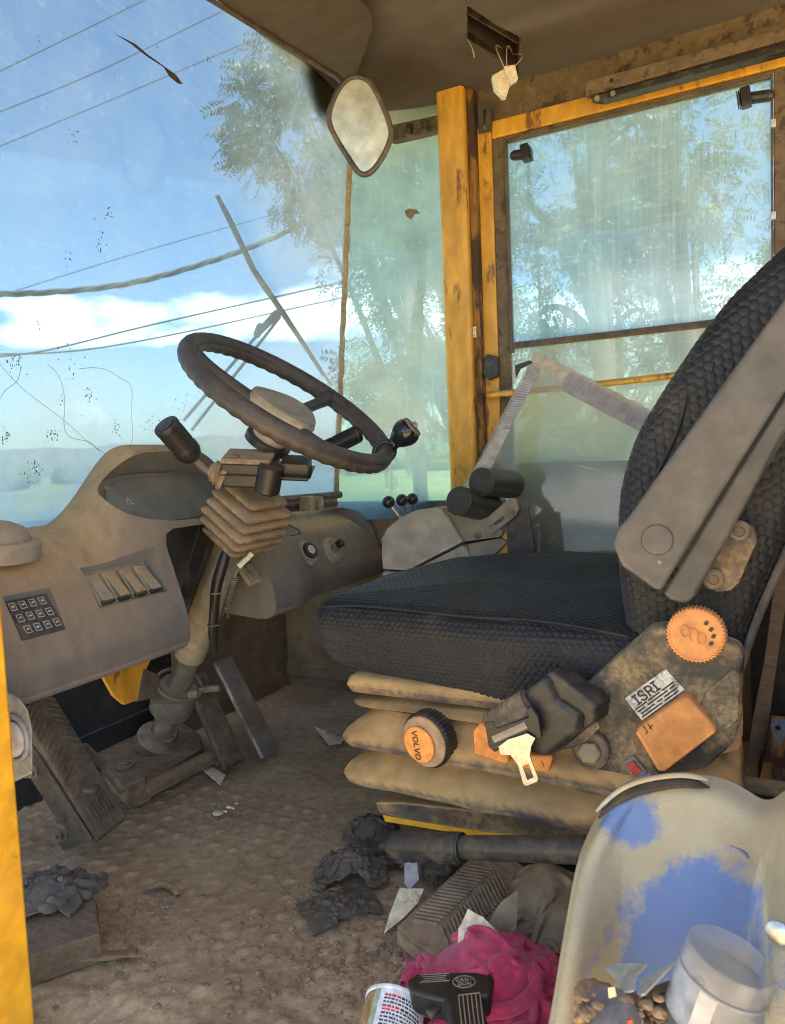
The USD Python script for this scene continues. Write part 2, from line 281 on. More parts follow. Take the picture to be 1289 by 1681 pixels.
def glass(name, tint, dirt, amount, lo=0.35, hi=0.75, scale=4.0, stretch=(1, 1, 1), streak=0.0, spots=0.0, dark_spot=None, film=0.88, grads=(), smear=0.05):
    """A window pane: clear tinted glass that mirrors at grazing angles, under a film of dirt that scatters light both ways."""
    n = {'geo': ('geometry', {}), 'map': ('mapping', {'scale': stretch}),
         'n1': ('noise_texture', {'scale': scale, 'detail': 9.0, 'roughness': 0.65}), 'r1': ('map_range', {'from_min': lo, 'from_max': hi, 'to_min': amount[0], 'to_max': amount[1], 'clamp': True}),
         'mps': ('mapping', {'scale': (190.0, 190.0, 3.0)}), 'ns': ('noise_texture', {'scale': 1.0, 'detail': 3.0}), 'rs': ('map_range', {'from_min': 0.54, 'from_max': 0.72, 'to_min': 0.0, 'to_max': streak, 'clamp': True}),
         'vo': ('voronoi_texture', {'scale': 24.0, 'randomness': 1.0}), 'no': ('noise_texture', {'scale': 70.0, 'detail': 4.0}), 'va': ('math', {'math_type': 'multiply_add', 'value2': 0.5}),
         'rv': ('map_range', {'from_min': 0.42, 'from_max': 0.36, 'to_min': 0.0, 'to_max': spots, 'clamp': True}),
         's1': ('math', {'math_type': 'add', 'use_clamp': True}), 'mph': ('mapping', {'scale': (9.0, 9.0, 110.0), 'rotation': (0.0, 0.16, 0.0)}), 'nh': ('noise_texture', {'scale': 1.0, 'detail': 4.0, 'distortion': 0.4}), 'rh': ('map_range', {'from_min': 0.58, 'from_max': 0.75, 'to_min': 0.0, 'to_max': smear, 'clamp': True}), 's0': ('math', {'math_type': 'add', 'use_clamp': True}), 's2': ('math', {'math_type': 'add', 'use_clamp': True}),
         'nc': ('noise_texture', {'scale': 2.3, 'detail': 4.0}), 'rc': ('rgb_ramp', {'ramp': [(0, dirt[0]), (0.4, dirt[0]), (0.62, dirt[1]), (1, dirt[1])]}),
         't': ('transparent_bsdf', {'color': tint}), 'g': ('glossy_bsdf', {'roughness': 0.04, 'color': (1, 1, 1)}), 'lw': ('layer_weight', {'blend': 0.5}), 'pw': ('math', {'math_type': 'power', 'value2': 5.0}), 'fr': ('math', {'math_type': 'multiply_add', 'value2': 0.75, 'value3': 0.03, 'use_clamp': True}), 'mg': ('mix_closure', {}),
         'd': ('diffuse_bsdf', {}), 'tr': ('translucent_bsdf', {}), 'md': ('mix_closure', {'fac': film}), 'mx': ('mix_closure', {})}
    l = [('geo.position', 'map.vector'), ('map.vector', 'n1.vector'), ('n1.fac', 'r1.value'), ('geo.position', 'mps.vector'), ('mps.vector', 'ns.vector'), ('ns.fac', 'rs.value'),
         ('geo.position', 'vo.vector'), ('geo.position', 'no.vector'), ('no.fac', 'va.value1'), ('vo.distance', 'va.value3'), ('va.value', 'rv.value'),
         ('geo.position', 'mph.vector'), ('mph.vector', 'nh.vector'), ('nh.fac', 'rh.value'), ('r1.result', 's0.value1'), ('rh.result', 's0.value2'), ('s0.value', 's1.value1'), ('rs.result', 's1.value2'), ('s1.value', 's2.value1'), ('rv.result', 's2.value2'),
         ('geo.position', 'nc.vector'), ('nc.fac', 'rc.fac'), ('rc.color', 'd.color'), ('rc.color', 'tr.color'),
         ('lw.facing', 'pw.value1'), ('pw.value', 'fr.value1'), ('fr.value', 'mg.fac'), ('t.BSDF', 'mg.closure1'), ('g.BSDF', 'mg.closure2'), ('d.BSDF', 'md.closure1'), ('tr.BSDF', 'md.closure2'), ('s2.value', 'mx.fac'), ('mg.closure', 'mx.closure1'), ('md.closure', 'mx.closure2')]
    prev = 's2.value'
    for k, (ax_, a_, b_, add) in enumerate(grads):
        n[f'gs{k}'] = ('separate_xyz', {}); n[f'gr{k}'] = ('map_range', {'range_type': 'smoothstep', 'from_min': a_, 'from_max': b_, 'to_min': 0.0, 'to_max': add, 'clamp': True}); n[f'gm{k}'] = ('math', {'math_type': 'multiply_add', 'use_clamp': True}); n[f'gn{k}'] = ('map_range', {'from_min': 0.3, 'from_max': 0.7, 'to_min': 0.5, 'to_max': 1.5})
        l.extend([('geo.position', f'gs{k}.vector'), (f'gs{k}.{ax_}', f'gr{k}.value'), ('n1.fac', f'gn{k}.value'), (f'gr{k}.result', f'gm{k}.value1'), (f'gn{k}.result', f'gm{k}.value2'), (prev, f'gm{k}.value3')]); prev = f'gm{k}.value'
    l[[q[1] for q in l].index('mx.fac')] = (prev, 'mx.fac')
    out = 'mx.closure'
    if dark_spot is not None:
        c, rad = dark_spot  # darkens the pane round one point with a soft ragged edge
        n.update({'dv': ('vector_math', {'math_type': 'distance', 'vector2': tuple(map(float, c))}), 'nd': ('noise_texture', {'scale': 9.0, 'detail': 5.0}), 'dm': ('math', {'math_type': 'multiply_add', 'value2': 0.10}),
                  'rd': ('map_range', {'range_type': 'smoothstep', 'from_min': rad + 0.05, 'from_max': rad * 0.25 + 0.05, 'to_min': 0.0, 'to_max': 0.97, 'clamp': True}), 'dk': ('diffuse_bsdf', {'color': (0.02, 0.02, 0.012)}), 'ms': ('mix_closure', {})})
        l += [('geo.position', 'dv.vector1'), ('geo.position', 'nd.vector'), ('nd.fac', 'dm.value1'), ('dv.value', 'dm.value3'), ('dm.value', 'rd.value'), ('rd.result', 'ms.fac'), ('mx.closure', 'ms.closure1'), ('dk.BSDF', 'ms.closure2')]
        out = 'ms.closure'
    usdkit.material(stage, f'/World/Looks/{name}', n, l, surface=out)

TAN = (0.41, 0.262, 0.118)
DARK_SPOT_AT = pX(528, 152, -1.06)  # centre of a soft dark spot near the top of the pane
mat('dash_plastic', (0.120, 0.113, 0.100), TAN, amt=0.14, up=0.95, scale=14, rough=0.55, bump=0.55, bscale=650, stretch=(1, 1, 0.35), um=0.85, var=0.10, ulo=0.24, uhi=0.82)
mat('grey_plastic', (0.20, 0.19, 0.17), TAN, amt=0.5, up=0.5, scale=6)
mat('console_grey', (0.33, 0.31, 0.26), TAN, amt=0.35, up=0.4, scale=6, rough=0.5)
mat('black_plastic', (0.010, 0.0095, 0.009), TAN, amt=0.03, up=0.04, rough=0.42, scale=14, bump=0.15)
mat('black_worn', (0.016, 0.015, 0.0145), (0.27, 0.195, 0.11), amt=0.26, up=0.12, scale=26, lo=0.50, hi=0.66, rough=0.40, bump=0.6, bscale=320, bdist=0.001)
mat('black_glossy', (0.008, 0.008, 0.008), TAN, amt=0.03, up=0.03, rough=0.12, bump=0.0)
mat('dark_tube', (0.026, 0.024, 0.022), TAN, amt=0.05, up=0.08, rough=0.38, scale=9, bump=0.1)
mat('rubber', (0.024, 0.023, 0.022), TAN, amt=0.45, up=0.6, rough=0.7, scale=16)
mat('boot_rubber', (0.075, 0.060, 0.045), (0.33, 0.215, 0.115), amt=0.8, up=0.9, rough=0.75, scale=9, lo=0.30, hi=0.55)
mat('bellows_rubber', (0.040, 0.040, 0.042), (0.47, 0.282, 0.110), amt=0.55, up=0.95, rough=0.75, scale=7, lo=0.34, hi=0.58, um=0.9, bump=0.5)
mat('wheel_rubber', (0.030, 0.023, 0.018), (0.20, 0.145, 0.095), amt=0.16, up=0.16, rough=0.5, scale=18, bump=0.5, bscale=420)
mat('hub_plastic', (0.25, 0.212, 0.150), TAN, amt=0.35, up=0.25, rough=0.6, scale=12)
mat('steel_dusty', (0.11, 0.095, 0.075), (0.29, 0.20, 0.12), amt=0.7, up=0.6, rough=0.5, metal=0.4, scale=11)
mat('steel_bare', (0.44, 0.43, 0.42), TAN, amt=0.08, up=0.03, rough=0.30, metal=1.0, scale=40, bump=0.3, bscale=500)
mat('column_paint', (0.21, 0.175, 0.115), (0.33, 0.22, 0.11), amt=0.6, up=0.4, rough=0.6, scale=14)
mat('black_paint', (0.022, 0.020, 0.018), (0.24, 0.18, 0.12), amt=0.4, up=0.55, rough=0.55, scale=18)
mat('firewall', (0.020, 0.022, 0.026), (0.10, 0.075, 0.05), amt=0.35, up=0.6, rough=0.7, scale=5)
mat('kick_panel', (0.16, 0.112, 0.066), (0.30, 0.195, 0.10), amt=0.7, up=0.5, rough=0.85, scale=4, lo=0.4, hi=0.68, bump=0.5)
mat('yellow_paint', (0.60, 0.30, 0.030), (0.34, 0.22, 0.09), amt=0.55, up=0.45, rough=0.42, scale=9, lo=0.5, hi=0.78, rust=(0.20, 0.085, 0.022), rust_amt=0.10, stretch=(1, 1, 0.35))
mat('yellow_post', (0.70, 0.36, 0.022), (0.36, 0.24, 0.10), amt=0.25, up=0.3, rough=0.38, scale=9, lo=0.5, hi=0.8, rust=(0.25, 0.12, 0.04), rust_amt=-0.05)
mat('rusty_yellow', (0.30, 0.135, 0.018), (0.15, 0.08, 0.03), amt=0.8, up=0.4, rough=0.7, scale=8, rust=(0.05, 0.026, 0.014), rust_amt=0.75, stretch=(1, 1, 0.3))
mat('brown_steel', (0.105, 0.070, 0.038), (0.20, 0.135, 0.075), amt=0.6, up=0.3, rough=0.55, scale=12, rust=(0.05, 0.028, 0.016), rust_amt=0.3)
mat('window_rubber', (0.055, 0.042, 0.030), (0.22, 0.15, 0.09), amt=0.65, up=0.5, rough=0.7, scale=13)
mat('headliner', (0.044, 0.028, 0.018), (0.060, 0.040, 0.024), amt=0.6, rough=0.95, scale=3.2, bump=0.9, bscale=700, bdist=0.0012, spec=0.1, sheen=0.25)
mat('visor_vinyl', (0.056, 0.032, 0.017), (0.080, 0.047, 0.025), amt=0.5, rough=0.6, scale=6, bump=0.3)
mat('seat_fabric', (0.0115, 0.0108, 0.0105), (0.13, 0.105, 0.075), amt=0.34, up=0.02, rough=0.48, scale=7, lo=0.52, hi=0.74, bump=0.5, bscale=1500, bdist=0.0006, sheen=0.06, spec=0.34)
mat('fabric_piping', (0.05, 0.05, 0.052), TAN, amt=0.3, rough=0.8, scale=20)
mat('armrest_vinyl', (0.076, 0.070, 0.063), (0.20, 0.155, 0.105), amt=0.22, up=0.15, rough=0.5, scale=9, bump=0.5, bscale=900)
mat('armrest_dark', (0.048, 0.045, 0.041), (0.20, 0.155, 0.105), amt=0.25, up=0.2, rough=0.5, scale=9, bump=0.5, bscale=900)
mat('seat_cover_plastic', (0.024, 0.023, 0.022), (0.34, 0.24, 0.12), amt=0.85, up=0.5, rough=0.45, scale=15, lo=0.43, hi=0.60, bump=0.5, bscale=240)
mat('orange_plastic', (0.66, 0.26, 0.070), (0.42, 0.23, 0.09), amt=0.35, up=0.25, rough=0.5, scale=14, lo=0.46, hi=0.75)
mat('bright_orange', (0.72, 0.25, 0.050), (0.42, 0.23, 0.09), amt=0.25, up=0.4, rough=0.45, scale=20, lo=0.5, hi=0.75)
mat('red_plastic', (0.42, 0.03, 0.025), TAN, amt=0.3, rough=0.3, scale=50)
mat('paper_label', (0.62, 0.58, 0.50), (0.10, 0.085, 0.06), amt=0.85, rough=0.7, scale=70, lo=0.47, hi=0.60)
mat('ink', (0.015, 0.014, 0.013), TAN, amt=0.2, rough=0.6)
mat('label_print', (0.75, 0.72, 0.65), TAN, amt=0.15, rough=0.6)
mat('can_white', (0.72, 0.72, 0.70), (0.4, 0.34, 0.27), amt=0.15, rough=0.3, scale=30)
mat('can_wood', (0.30, 0.145, 0.055), (0.52, 0.33, 0.17), amt=0.9, rough=0.3, scale=14, stretch=(6, 1, 6), lo=0.35, hi=0.65)
mat('can_green', (0.28, 0.33, 0.18), (0.55, 0.55, 0.42), amt=0.9, rough=0.3, scale=60)
mat('can_red', (0.58, 0.05, 0.035), TAN, amt=0.05, rough=0.35)
mat('pink_cloth', (0.58, 0.036, 0.105), (0.36, 0.12, 0.12), amt=0.5, up=0.12, rough=0.95, scale=16, lo=0.45, hi=0.75, bump=0.9, bscale=900, bdist=0.0012, sheen=0.3, spec=0.15)
mat('grey_rag', (0.120, 0.096, 0.074), (0.15, 0.115, 0.08), amt=0.7, up=0.2, rough=0.95, scale=18, bump=1.0, bscale=900, bdist=0.0015, spec=0.1)
mat('terry_cloth', (0.15, 0.135, 0.12), (0.21, 0.165, 0.12), amt=0.6, rough=0.95, scale=20, bump=1.0, bscale=420, bdist=0.004, spec=0.1)
mat('paper_scrap', (0.76, 0.62, 0.40), (0.26, 0.175, 0.09), amt=0.8, rough=0.85, scale=22, lo=0.45, hi=0.65)
mat('brown_bag', (0.20, 0.145, 0.080), (0.27, 0.19, 0.10), amt=0.8, rough=0.6, scale=9)
mat('wood_block', (0.135, 0.092, 0.056), (0.22, 0.16, 0.10), amt=0.6, up=0.25, rough=0.9, scale=10, bump=0.9, bscale=120, bdist=0.003, stretch=(1, 3, 3))
mat('wood_stick', (0.22, 0.15, 0.085), (0.12, 0.08, 0.05), amt=0.7, rough=0.85, scale=9, stretch=(2, 9, 9))
mat('soil', (0.23, 0.145, 0.078), (0.32, 0.21, 0.115), amt=0.7, rough=0.95, scale=30)
mat('chalk_crumb', (0.42, 0.37, 0.30), TAN, amt=0.3, rough=0.9)
mat('pedal_rubber', (0.032, 0.028, 0.024), (0.19, 0.130, 0.078), amt=0.6, up=0.55, rough=0.6, scale=14)
mat('worn_pedal', (0.25, 0.235, 0.22), (0.17, 0.110, 0.066), amt=1.0, up=0.45, rough=0.38, metal=0.6, scale=5.5, lo=0.46, hi=0.58, ulo=0.2)
mat('tread_dust', (0.125, 0.086, 0.050), (0.26, 0.175, 0.095), amt=0.7, up=0.5, rough=0.85, scale=15)
mat('duct_tape', (0.30, 0.275, 0.265), (0.34, 0.28, 0.21), amt=0.4, rough=0.5, scale=10, bump=0.2)
mat('tape_clear', (0.45, 0.41, 0.33), (0.36, 0.27, 0.17), amt=0.7, rough=0.5, scale=14)
mat('door_panel', (0.25, 0.195, 0.135), (0.34, 0.265, 0.18), amt=0.7, up=0.4, rough=0.8, scale=5)
mat('pale_panel', (0.50, 0.45, 0.35), TAN, amt=0.2, rough=0.8, scale=5)
mat('connector_white', (0.62, 0.55, 0.42), TAN, amt=0.45, rough=0.5, scale=40)
mat('copper_wire', (0.42, 0.27, 0.18), TAN, amt=0.3, rough=0.5, scale=40)
mat('seam_sealant', (0.40, 0.295, 0.16), (0.20, 0.12, 0.05), amt=0.9, rough=0.7, scale=30)
mat('lamp_grey', (0.30, 0.30, 0.30), (0.22, 0.19, 0.15), amt=0.5, rough=0.85, scale=26, bump=0.8)
mat('lamp_lens', (0.50, 0.50, 0.52), TAN, amt=0.3, rough=0.3, scale=20)
mat('instrument_face', (0.13, 0.125, 0.105), (0.24, 0.19, 0.125), amt=0.6, up=0.35, rough=0.3, scale=6)
mat('key_print', (0.42, 0.40, 0.35), TAN, amt=0.5, rough=0.6, scale=50)
mat('key_black', (0.030, 0.029, 0.028), (0.2, 0.15, 0.1), amt=0.5, rough=0.6, scale=50)
mat('dial_white', (0.62, 0.60, 0.55), TAN, amt=0.3, rough=0.4, scale=60)
mat('junk_metal', (0.15, 0.145, 0.14), (0.21, 0.17, 0.13), amt=0.6, up=0.4, rough=0.45, metal=0.5, scale=30)
mat('silver_scrap', (0.33, 0.33, 0.26), (0.33, 0.29, 0.22), amt=0.55, up=0.2, rough=0.5, scale=22)
mat('blue_paint', (0.07, 0.15, 0.34), (0.30, 0.19, 0.05), amt=0.9, rough=0.5, scale=14)
mat('cavity_shade', (0.022, 0.018, 0.015), TAN, amt=0.15, rough=0.9)  # near-black with the shade of hollows put into the colour
mat('mirror_rim', (0.030, 0.026, 0.023), TAN, amt=0.3, rough=0.5, scale=20)
mat('mirror_glass', (0.50, 0.46, 0.36), (0.40, 0.33, 0.22), amt=0.45, rough=0.30, dust_rough=0.8, metal=0.9, scale=9, lo=0.30, hi=0.80, bump=0.0)
mat('bark', (0.085, 0.068, 0.052), (0.13, 0.11, 0.085), amt=0.6, rough=0.95, scale=12, bump=1.0, bscale=60, bdist=0.01)
mat('wire', (0.020, 0.020, 0.022), TAN, amt=0.0, rough=0.6)
usdkit.material(stage, '/World/Looks/earth', {     # bare unseen yard, toned warm to bounce light into the cab; meadow beyond it
    'geo': ('geometry', {}), 'len': ('vector_math', {'math_type': 'length'}), 'n': ('noise_texture', {'scale': 0.35, 'detail': 9.0, 'roughness': 0.65}), 'n2': ('noise_texture', {'scale': 0.05, 'detail': 4.0}),
    'ad': ('math', {'math_type': 'multiply_add', 'value2': 10.0}), 'm': ('map_range', {'from_min': 13.0, 'from_max': 20.0, 'clamp': True}),
    'e': ('rgb_ramp', {'ramp': [(0.3, (0.54, 0.385, 0.215)), (0.7, (0.42, 0.31, 0.165))]}), 'g': ('rgb_ramp', {'ramp': [(0.3, (0.10, 0.135, 0.04)), (0.55, (0.15, 0.175, 0.06)), (0.75, (0.24, 0.23, 0.10))]}), 'x': ('mix', {}), 'p': ('principled_bsdf', {'roughness': 0.95, 'specular_ior_level': 0.1})},
    [('geo.position', 'len.vector1'), ('geo.position', 'n.vector'), ('geo.position', 'n2.vector'), ('n.fac', 'ad.value1'), ('len.value', 'ad.value3'), ('ad.value', 'm.value'), ('n.fac', 'e.fac'), ('n2.fac', 'g.fac'), ('m.result', 'x.fac'), ('e.color', 'x.color1'), ('g.color', 'x.color2'), ('x.color', 'p.base_color')], surface='p.BSDF')
mat('hill_haze', (0.070, 0.095, 0.095), (0.095, 0.115, 0.115), amt=0.8, rough=1.0, scale=0.02, bump=0.0, spec=0.0)  # distance haze put into the hill colour as a bluish grey
mat('far_wood', (0.050, 0.080, 0.028), (0.085, 0.115, 0.045), amt=0.8, rough=1.0, scale=0.7, bump=0.0, spec=0.1)
mat('roof_paint', (0.60, 0.30, 0.03), TAN, amt=0.4, rough=0.5)

def clearplastic(name, col, rough=0.25, fac=0.55):
    usdkit.material(stage, f'/World/Looks/{name}', {
        'geo': ('geometry', {}), 'n': ('noise_texture', {'scale': 40.0, 'detail': 6.0}), 'r': ('map_range', {'from_min': 0.35, 'from_max': 0.7, 'to_min': fac - 0.18, 'to_max': fac + 0.2, 'clamp': True}),
        't': ('transparent_bsdf', {'color': (0.93, 0.94, 0.95)}), 'p': ('principled_bsdf', {'base_color': col, 'roughness': rough}), 'm': ('mix_closure', {})},
        [('geo.position', 'n.vector'), ('n.fac', 'r.value'), ('r.result', 'm.fac'), ('t.BSDF', 'm.closure1'), ('p.BSDF', 'm.closure2')], surface='m.closure')
clearplastic('clear_tub', (0.36, 0.35, 0.34), 0.30, 0.34)
clearplastic('clear_lid', (0.40, 0.385, 0.36), 0.30, 0.36)
clearplastic('frosted_disc', (0.42, 0.24, 0.12), 0.35, 0.60)

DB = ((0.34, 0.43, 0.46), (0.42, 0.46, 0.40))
glass('windshield_glass', (0.57, 0.655, 0.685), ((0.62, 0.74, 0.80), (0.68, 0.75, 0.76)), (0.05, 0.15), lo=0.36, hi=0.74, scale=5.0, spots=0.06, dark_spot=(DARK_SPOT_AT, 0.115), grads=(('y', 1.30, 1.80, 0.20), ('z', 1.00, 0.72, 0.46)))  # real dirt, its low band thickened to stand in for distance haze
glass('corner_glass', (0.54, 0.66, 0.67), ((0.52, 0.72, 0.76), (0.66, 0.75, 0.72)), (0.23, 0.42), lo=0.34, hi=0.68, scale=6.0, streak=0.08, spots=0.10)
glass('door_glass', (0.55, 0.66, 0.685), ((0.48, 0.72, 0.82), (0.62, 0.75, 0.76)), (0.18, 0.34), lo=0.36, hi=0.68, scale=6.0, stretch=(1, 1, 0.5), streak=0.13, spots=0.12, smear=0.09)
glass('lower_glass', (0.60, 0.65, 0.62), ((0.50, 0.64, 0.60), (0.60, 0.66, 0.54)), (0.15, 0.36), lo=0.34, hi=0.68, scale=5.0, streak=0.06)
glass('loose_glass', (0.80, 0.82, 0.78), ((0.70, 0.68, 0.55), (0.74, 0.69, 0.52)), (0.25, 0.38), lo=0.34, hi=0.7, scale=4.0)

def leaf_material(name, a, b):
    usdkit.material(stage, f'/World/Looks/{name}', {
        'geo': ('geometry', {}), 'n': ('noise_texture', {'scale': 1.1, 'detail': 3.0}), 'r': ('rgb_ramp', {'ramp': [(0.3, a), (0.7, b)]}), 'ri': ('map_range', {'to_min': 0.6, 'to_max': 1.4}),
        's': ('vector_math', {'math_type': 'scale'}), 'p': ('principled_bsdf', {'roughness': 0.5}), 't': ('translucent_bsdf', {}), 'm': ('mix_closure', {'fac': 0.38})},
        [('geo.position', 'n.vector'), ('n.fac', 'r.fac'), ('geo.random_per_island', 'ri.value'), ('r.color', 's.vector1'), ('ri.result', 's.scale'), ('s.vector', 'p.base_color'), ('s.vector', 't.color'), ('p.BSDF', 'm.closure1'), ('t.BSDF', 'm.closure2')], surface='m.closure')
leaf_material('leaf_green', (0.060, 0.105, 0.035), (0.115, 0.165, 0.055))
leaf_material('leaf_pale', (0.080, 0.125, 0.045), (0.16, 0.19, 0.07))

# floor dirt: trodden soil, paler where it is worn, dark damp patches, fine grain
usdkit.material(stage, '/World/Looks/floor_dirt', {
    'geo': ('geometry', {}), 'n1': ('noise_texture', {'scale': 3.0, 'detail': 9.0, 'roughness': 0.66}), 'n2': ('noise_texture', {'scale': 55.0, 'detail': 10.0, 'roughness': 0.75}),
    'r1': ('rgb_ramp', {'ramp': [(0.30, (0.25, 0.165, 0.090)), (0.45, (0.36, 0.245, 0.135)), (0.58, (0.44, 0.315, 0.18)), (0.72, (0.52, 0.39, 0.235))]}),
    'r2': ('map_range', {'from_min': 0.3, 'from_max': 0.7, 'to_min': 0.62, 'to_max': 1.36}), 's': ('vector_math', {'math_type': 'scale'}),
    'n3': ('noise_texture', {'scale': 190.0, 'detail': 5.0, 'roughness': 0.7}), 'bp': ('bump', {'strength': 0.8, 'distance': 0.003}), 'p': ('principled_bsdf', {'roughness': 0.92, 'specular_ior_level': 0.2})},
    [('geo.position', 'n1.vector'), ('geo.position', 'n2.vector'), ('geo.position', 'n3.vector'), ('n1.fac', 'r1.fac'), ('n2.fac', 'r2.value'), ('r1.color', 's.vector1'), ('r2.result', 's.scale'), ('s.vector', 'p.base_color'), ('n3.fac', 'bp.height'), ('bp.normal', 'p.normal')], surface='p.BSDF')
# ------------------------------------------------------------------ outdoors: ground, hills, far wood, trees, wires
GZ = -1.45
def ground():
    r = np.r_[0.0, np.geomspace(1.5, 9000, 60)]; a = np.linspace(0, 2 * math.pi, 73)[:-1]
    v = [[0, 0, GZ]]
    for k in r[1:]:
        for t in a:
            x, y = k * math.cos(t), k * math.sin(t)
            v.append([x, y, GZ + (0.12 * (noise(A([x * .25, y * .25, 0.])) - .5) if k > 5 else 0)])
    v = A(v); n = len(a); f = [[0, 1 + i, 1 + (i + 1) % n] for i in range(n)]
    for k in range(len(r) - 2):
        for i in range(n):
            p, q = 1 + k * n + i, 1 + k * n + (i + 1) % n; f += [[p, p + n, q + n], [p, q + n, q]]
    return trimesh.Trimesh(v, A(f), process=False)
setting('ground', ground(), 'earth', True)
def hills():
    th = np.linspace(math.radians(95), math.radians(185), 220); secs = []
    for d, hh in ((1500, 0), (1750, .6), (2050, 1.0), (2400, .7), (2900, 0)):
        h = 30 + 62 * fbm(np.stack([th * 5, np.zeros_like(th), np.zeros_like(th)], -1), 4, 3) ** 1.3
        secs.append(np.stack([d * np.cos(th), d * np.sin(th), GZ - 2 + h * hh * 1.35], -1))
    return sheet(np.array(secs).transpose(1, 0, 2), -4.0)
setting('hills', hills(), 'hill_haze', True)
def far_wood():
    rg = np.random.default_rng(4); ms = []
    for k in range(150):
        t = math.radians(rg.uniform(100, 176)); d = rg.uniform(120, 210); h = rg.uniform(2.4, 4.2) * (1.4 if 118 < math.degrees(t) < 133 else 1)
        m = ico((d * math.cos(t), d * math.sin(t), GZ + h * .55), h * .62, 3, (1.25, 1.25, 1)); ms.append(wobble(m, h * .24, 1.3, k))
    return cat(ms)
solo('far_wood', far_wood(), 'far_wood', 'hazy low wood along the horizon seen through the windscreen', 'wood', True, kind='stuff')

def tree(base, height, crown_c, crown_r, n_spray, seed, mat_, label, droop=0.5, size=1.0, lean=(0, 0), shell=0.45):
    """Trunk, limbs that reach into the crown, and a crown of feathered leaf sprays."""
    rg = np.random.default_rng(seed); base = A(base, float); cc = A(crown_c, float); cr = A(crown_r, float)
    t = thing('tree', label, 'tree', base, group='trees standing beyond the cab glass')
    top = base + A([lean[0], lean[1], height])
    P = smooth_path([base - [0, 0, .3], lerp(base, top, .35) + A([.15, -.1, 0]) * rg.normal(), lerp(base, top, .7), top], 24)
    part(t, 'trunk', tube(P, np.linspace(height * .022, height * .009, 24), 12), 'bark')
    tips, limbs = [], []
    for k in range(11):
        s = P[int(rg.integers(7, 23))]; d = unit(rg.normal(size=3) * [1, 1, .55] + [0, 0, .25]); e = cc + d * cr * rg.uniform(.55, .95)
        mid = lerp(s, e, .5) + A([0, 0, .12 * height * rg.uniform(0, 1)]); q = smooth_path([s, mid, e], 12)
        limbs.append(tube(q, np.linspace(height * .011, height * .002, 12), 6)); tips += list(q[4:])
        for j in range(3):
            e2 = q[int(rg.integers(5, 11))]; f2 = e2 + rg.normal(size=3) * cr * .30; q2 = smooth_path([e2, lerp(e2, f2, .5) + [0, 0, .1], f2], 8)
            limbs.append(tube(q2, np.linspace(height * .004, height * .001, 8), 5)); tips += list(q2[2:])
    for m in limbs: part(t, 'limb', m, 'bark')
    tips = A(tips); N = n_spray
    near = rg.random(N) < shell; o1 = tips[rg.integers(len(tips), size=N)] + rg.normal(size=(N, 3)) * .16 * size
    d0 = rg.normal(size=(N, 3)); d0 /= np.linalg.norm(d0, axis=1)[:, None]; o2 = cc + d0 * cr * (rg.uniform(.35, 1.0, N) ** .5)[:, None]
    o = np.where(near[:, None], o1, o2); keep = near | (fbm(o * .9 / size, 2, seed) > .50); o = o[keep]; N = len(o)
    nz = lambda q: q / np.maximum(np.linalg.norm(q, axis=-1, keepdims=True), 1e-9)
    out = nz(o - cc + [0, 0, -.2]); L = rg.uniform(.24, .42, (N, 1)) * size
    d = nz(out * A([1, 1, .3]) + rg.normal(size=(N, 3)) * .55 - [0, 0, droop]); side = nz(np.cross(d, rg.normal(size=(N, 3)))); nrm = np.cross(side, d); V = []
    for j in range(7):
        s = (j + .6) / 7; c = o + d * L * s - A([0, 0, 1]) * droop * .25 * L * s * s; l = L * .36 * (1 - .45 * abs(s - .4)); w = l * .30
        for sg_ in (-1, 1):
            ax = nz(side * sg_ + d * .55 + nrm * rg.normal(size=(N, 1)) * .3 - A([0, 0, .25])); wd = nz(np.cross(ax, nrm)) * w
            V.append(np.stack([c, c + ax * l * .5 + wd * .5, c + ax * l, c + ax * l * .5 - wd * .5], 1))
    V = np.concatenate(V).reshape(-1, 3); q = np.arange(len(V) // 4)[:, None] * 4; Fc = np.vstack([q + [[0, 1, 2]], q + [[0, 2, 3]]])
    part(t, 'crown', trimesh.Trimesh(A(V), A(Fc), process=False), mat_, False)
    return t
def over(x, y, t): return tuple(pD(x, y, t))
def foot(x, t): p = pD(x, 800, t); return (p[0], p[1], GZ)
tree(foot(690, 10), 5.6, over(585, 190, 9.5), (1.75, 1.5, 1.55), 3000, 11, 'leaf_green', 'feathery green tree hanging over the windscreen beside the mirror', .6, .8)
tree(foot(760, 8.5), 4.6, over(690, 470, 8.5), (1.15, 1.2, 2.0), 2400, 12, 'leaf_green', 'tree behind the narrow corner pane between windscreen and yellow pillar', .5, .75)
tree(foot(930, 6.0), 5.2, over(900, 330, 6.6), (1.15, 1.0, 2.1), 2600, 13, 'leaf_green', 'tree with a dark slanting trunk at the left of the side door window', .4, .50, lean=(.35, .1))
tree(foot(1150, 6.0), 5.2, over(1150, 330, 6.6), (1.2, 1.0, 2.2), 2600, 14, 'leaf_pale', 'pale leaved tree at the right of the side door window, nearest the seat', .4, .50, lean=(-.2, .2))
tree(foot(1020, 9.5), 4.0, over(1000, 620, 9.5), (3.0, 1.4, 1.5), 1300, 15, 'leaf_pale', 'bushy tree farther off, low behind the two trees of the side window', .4, .8)

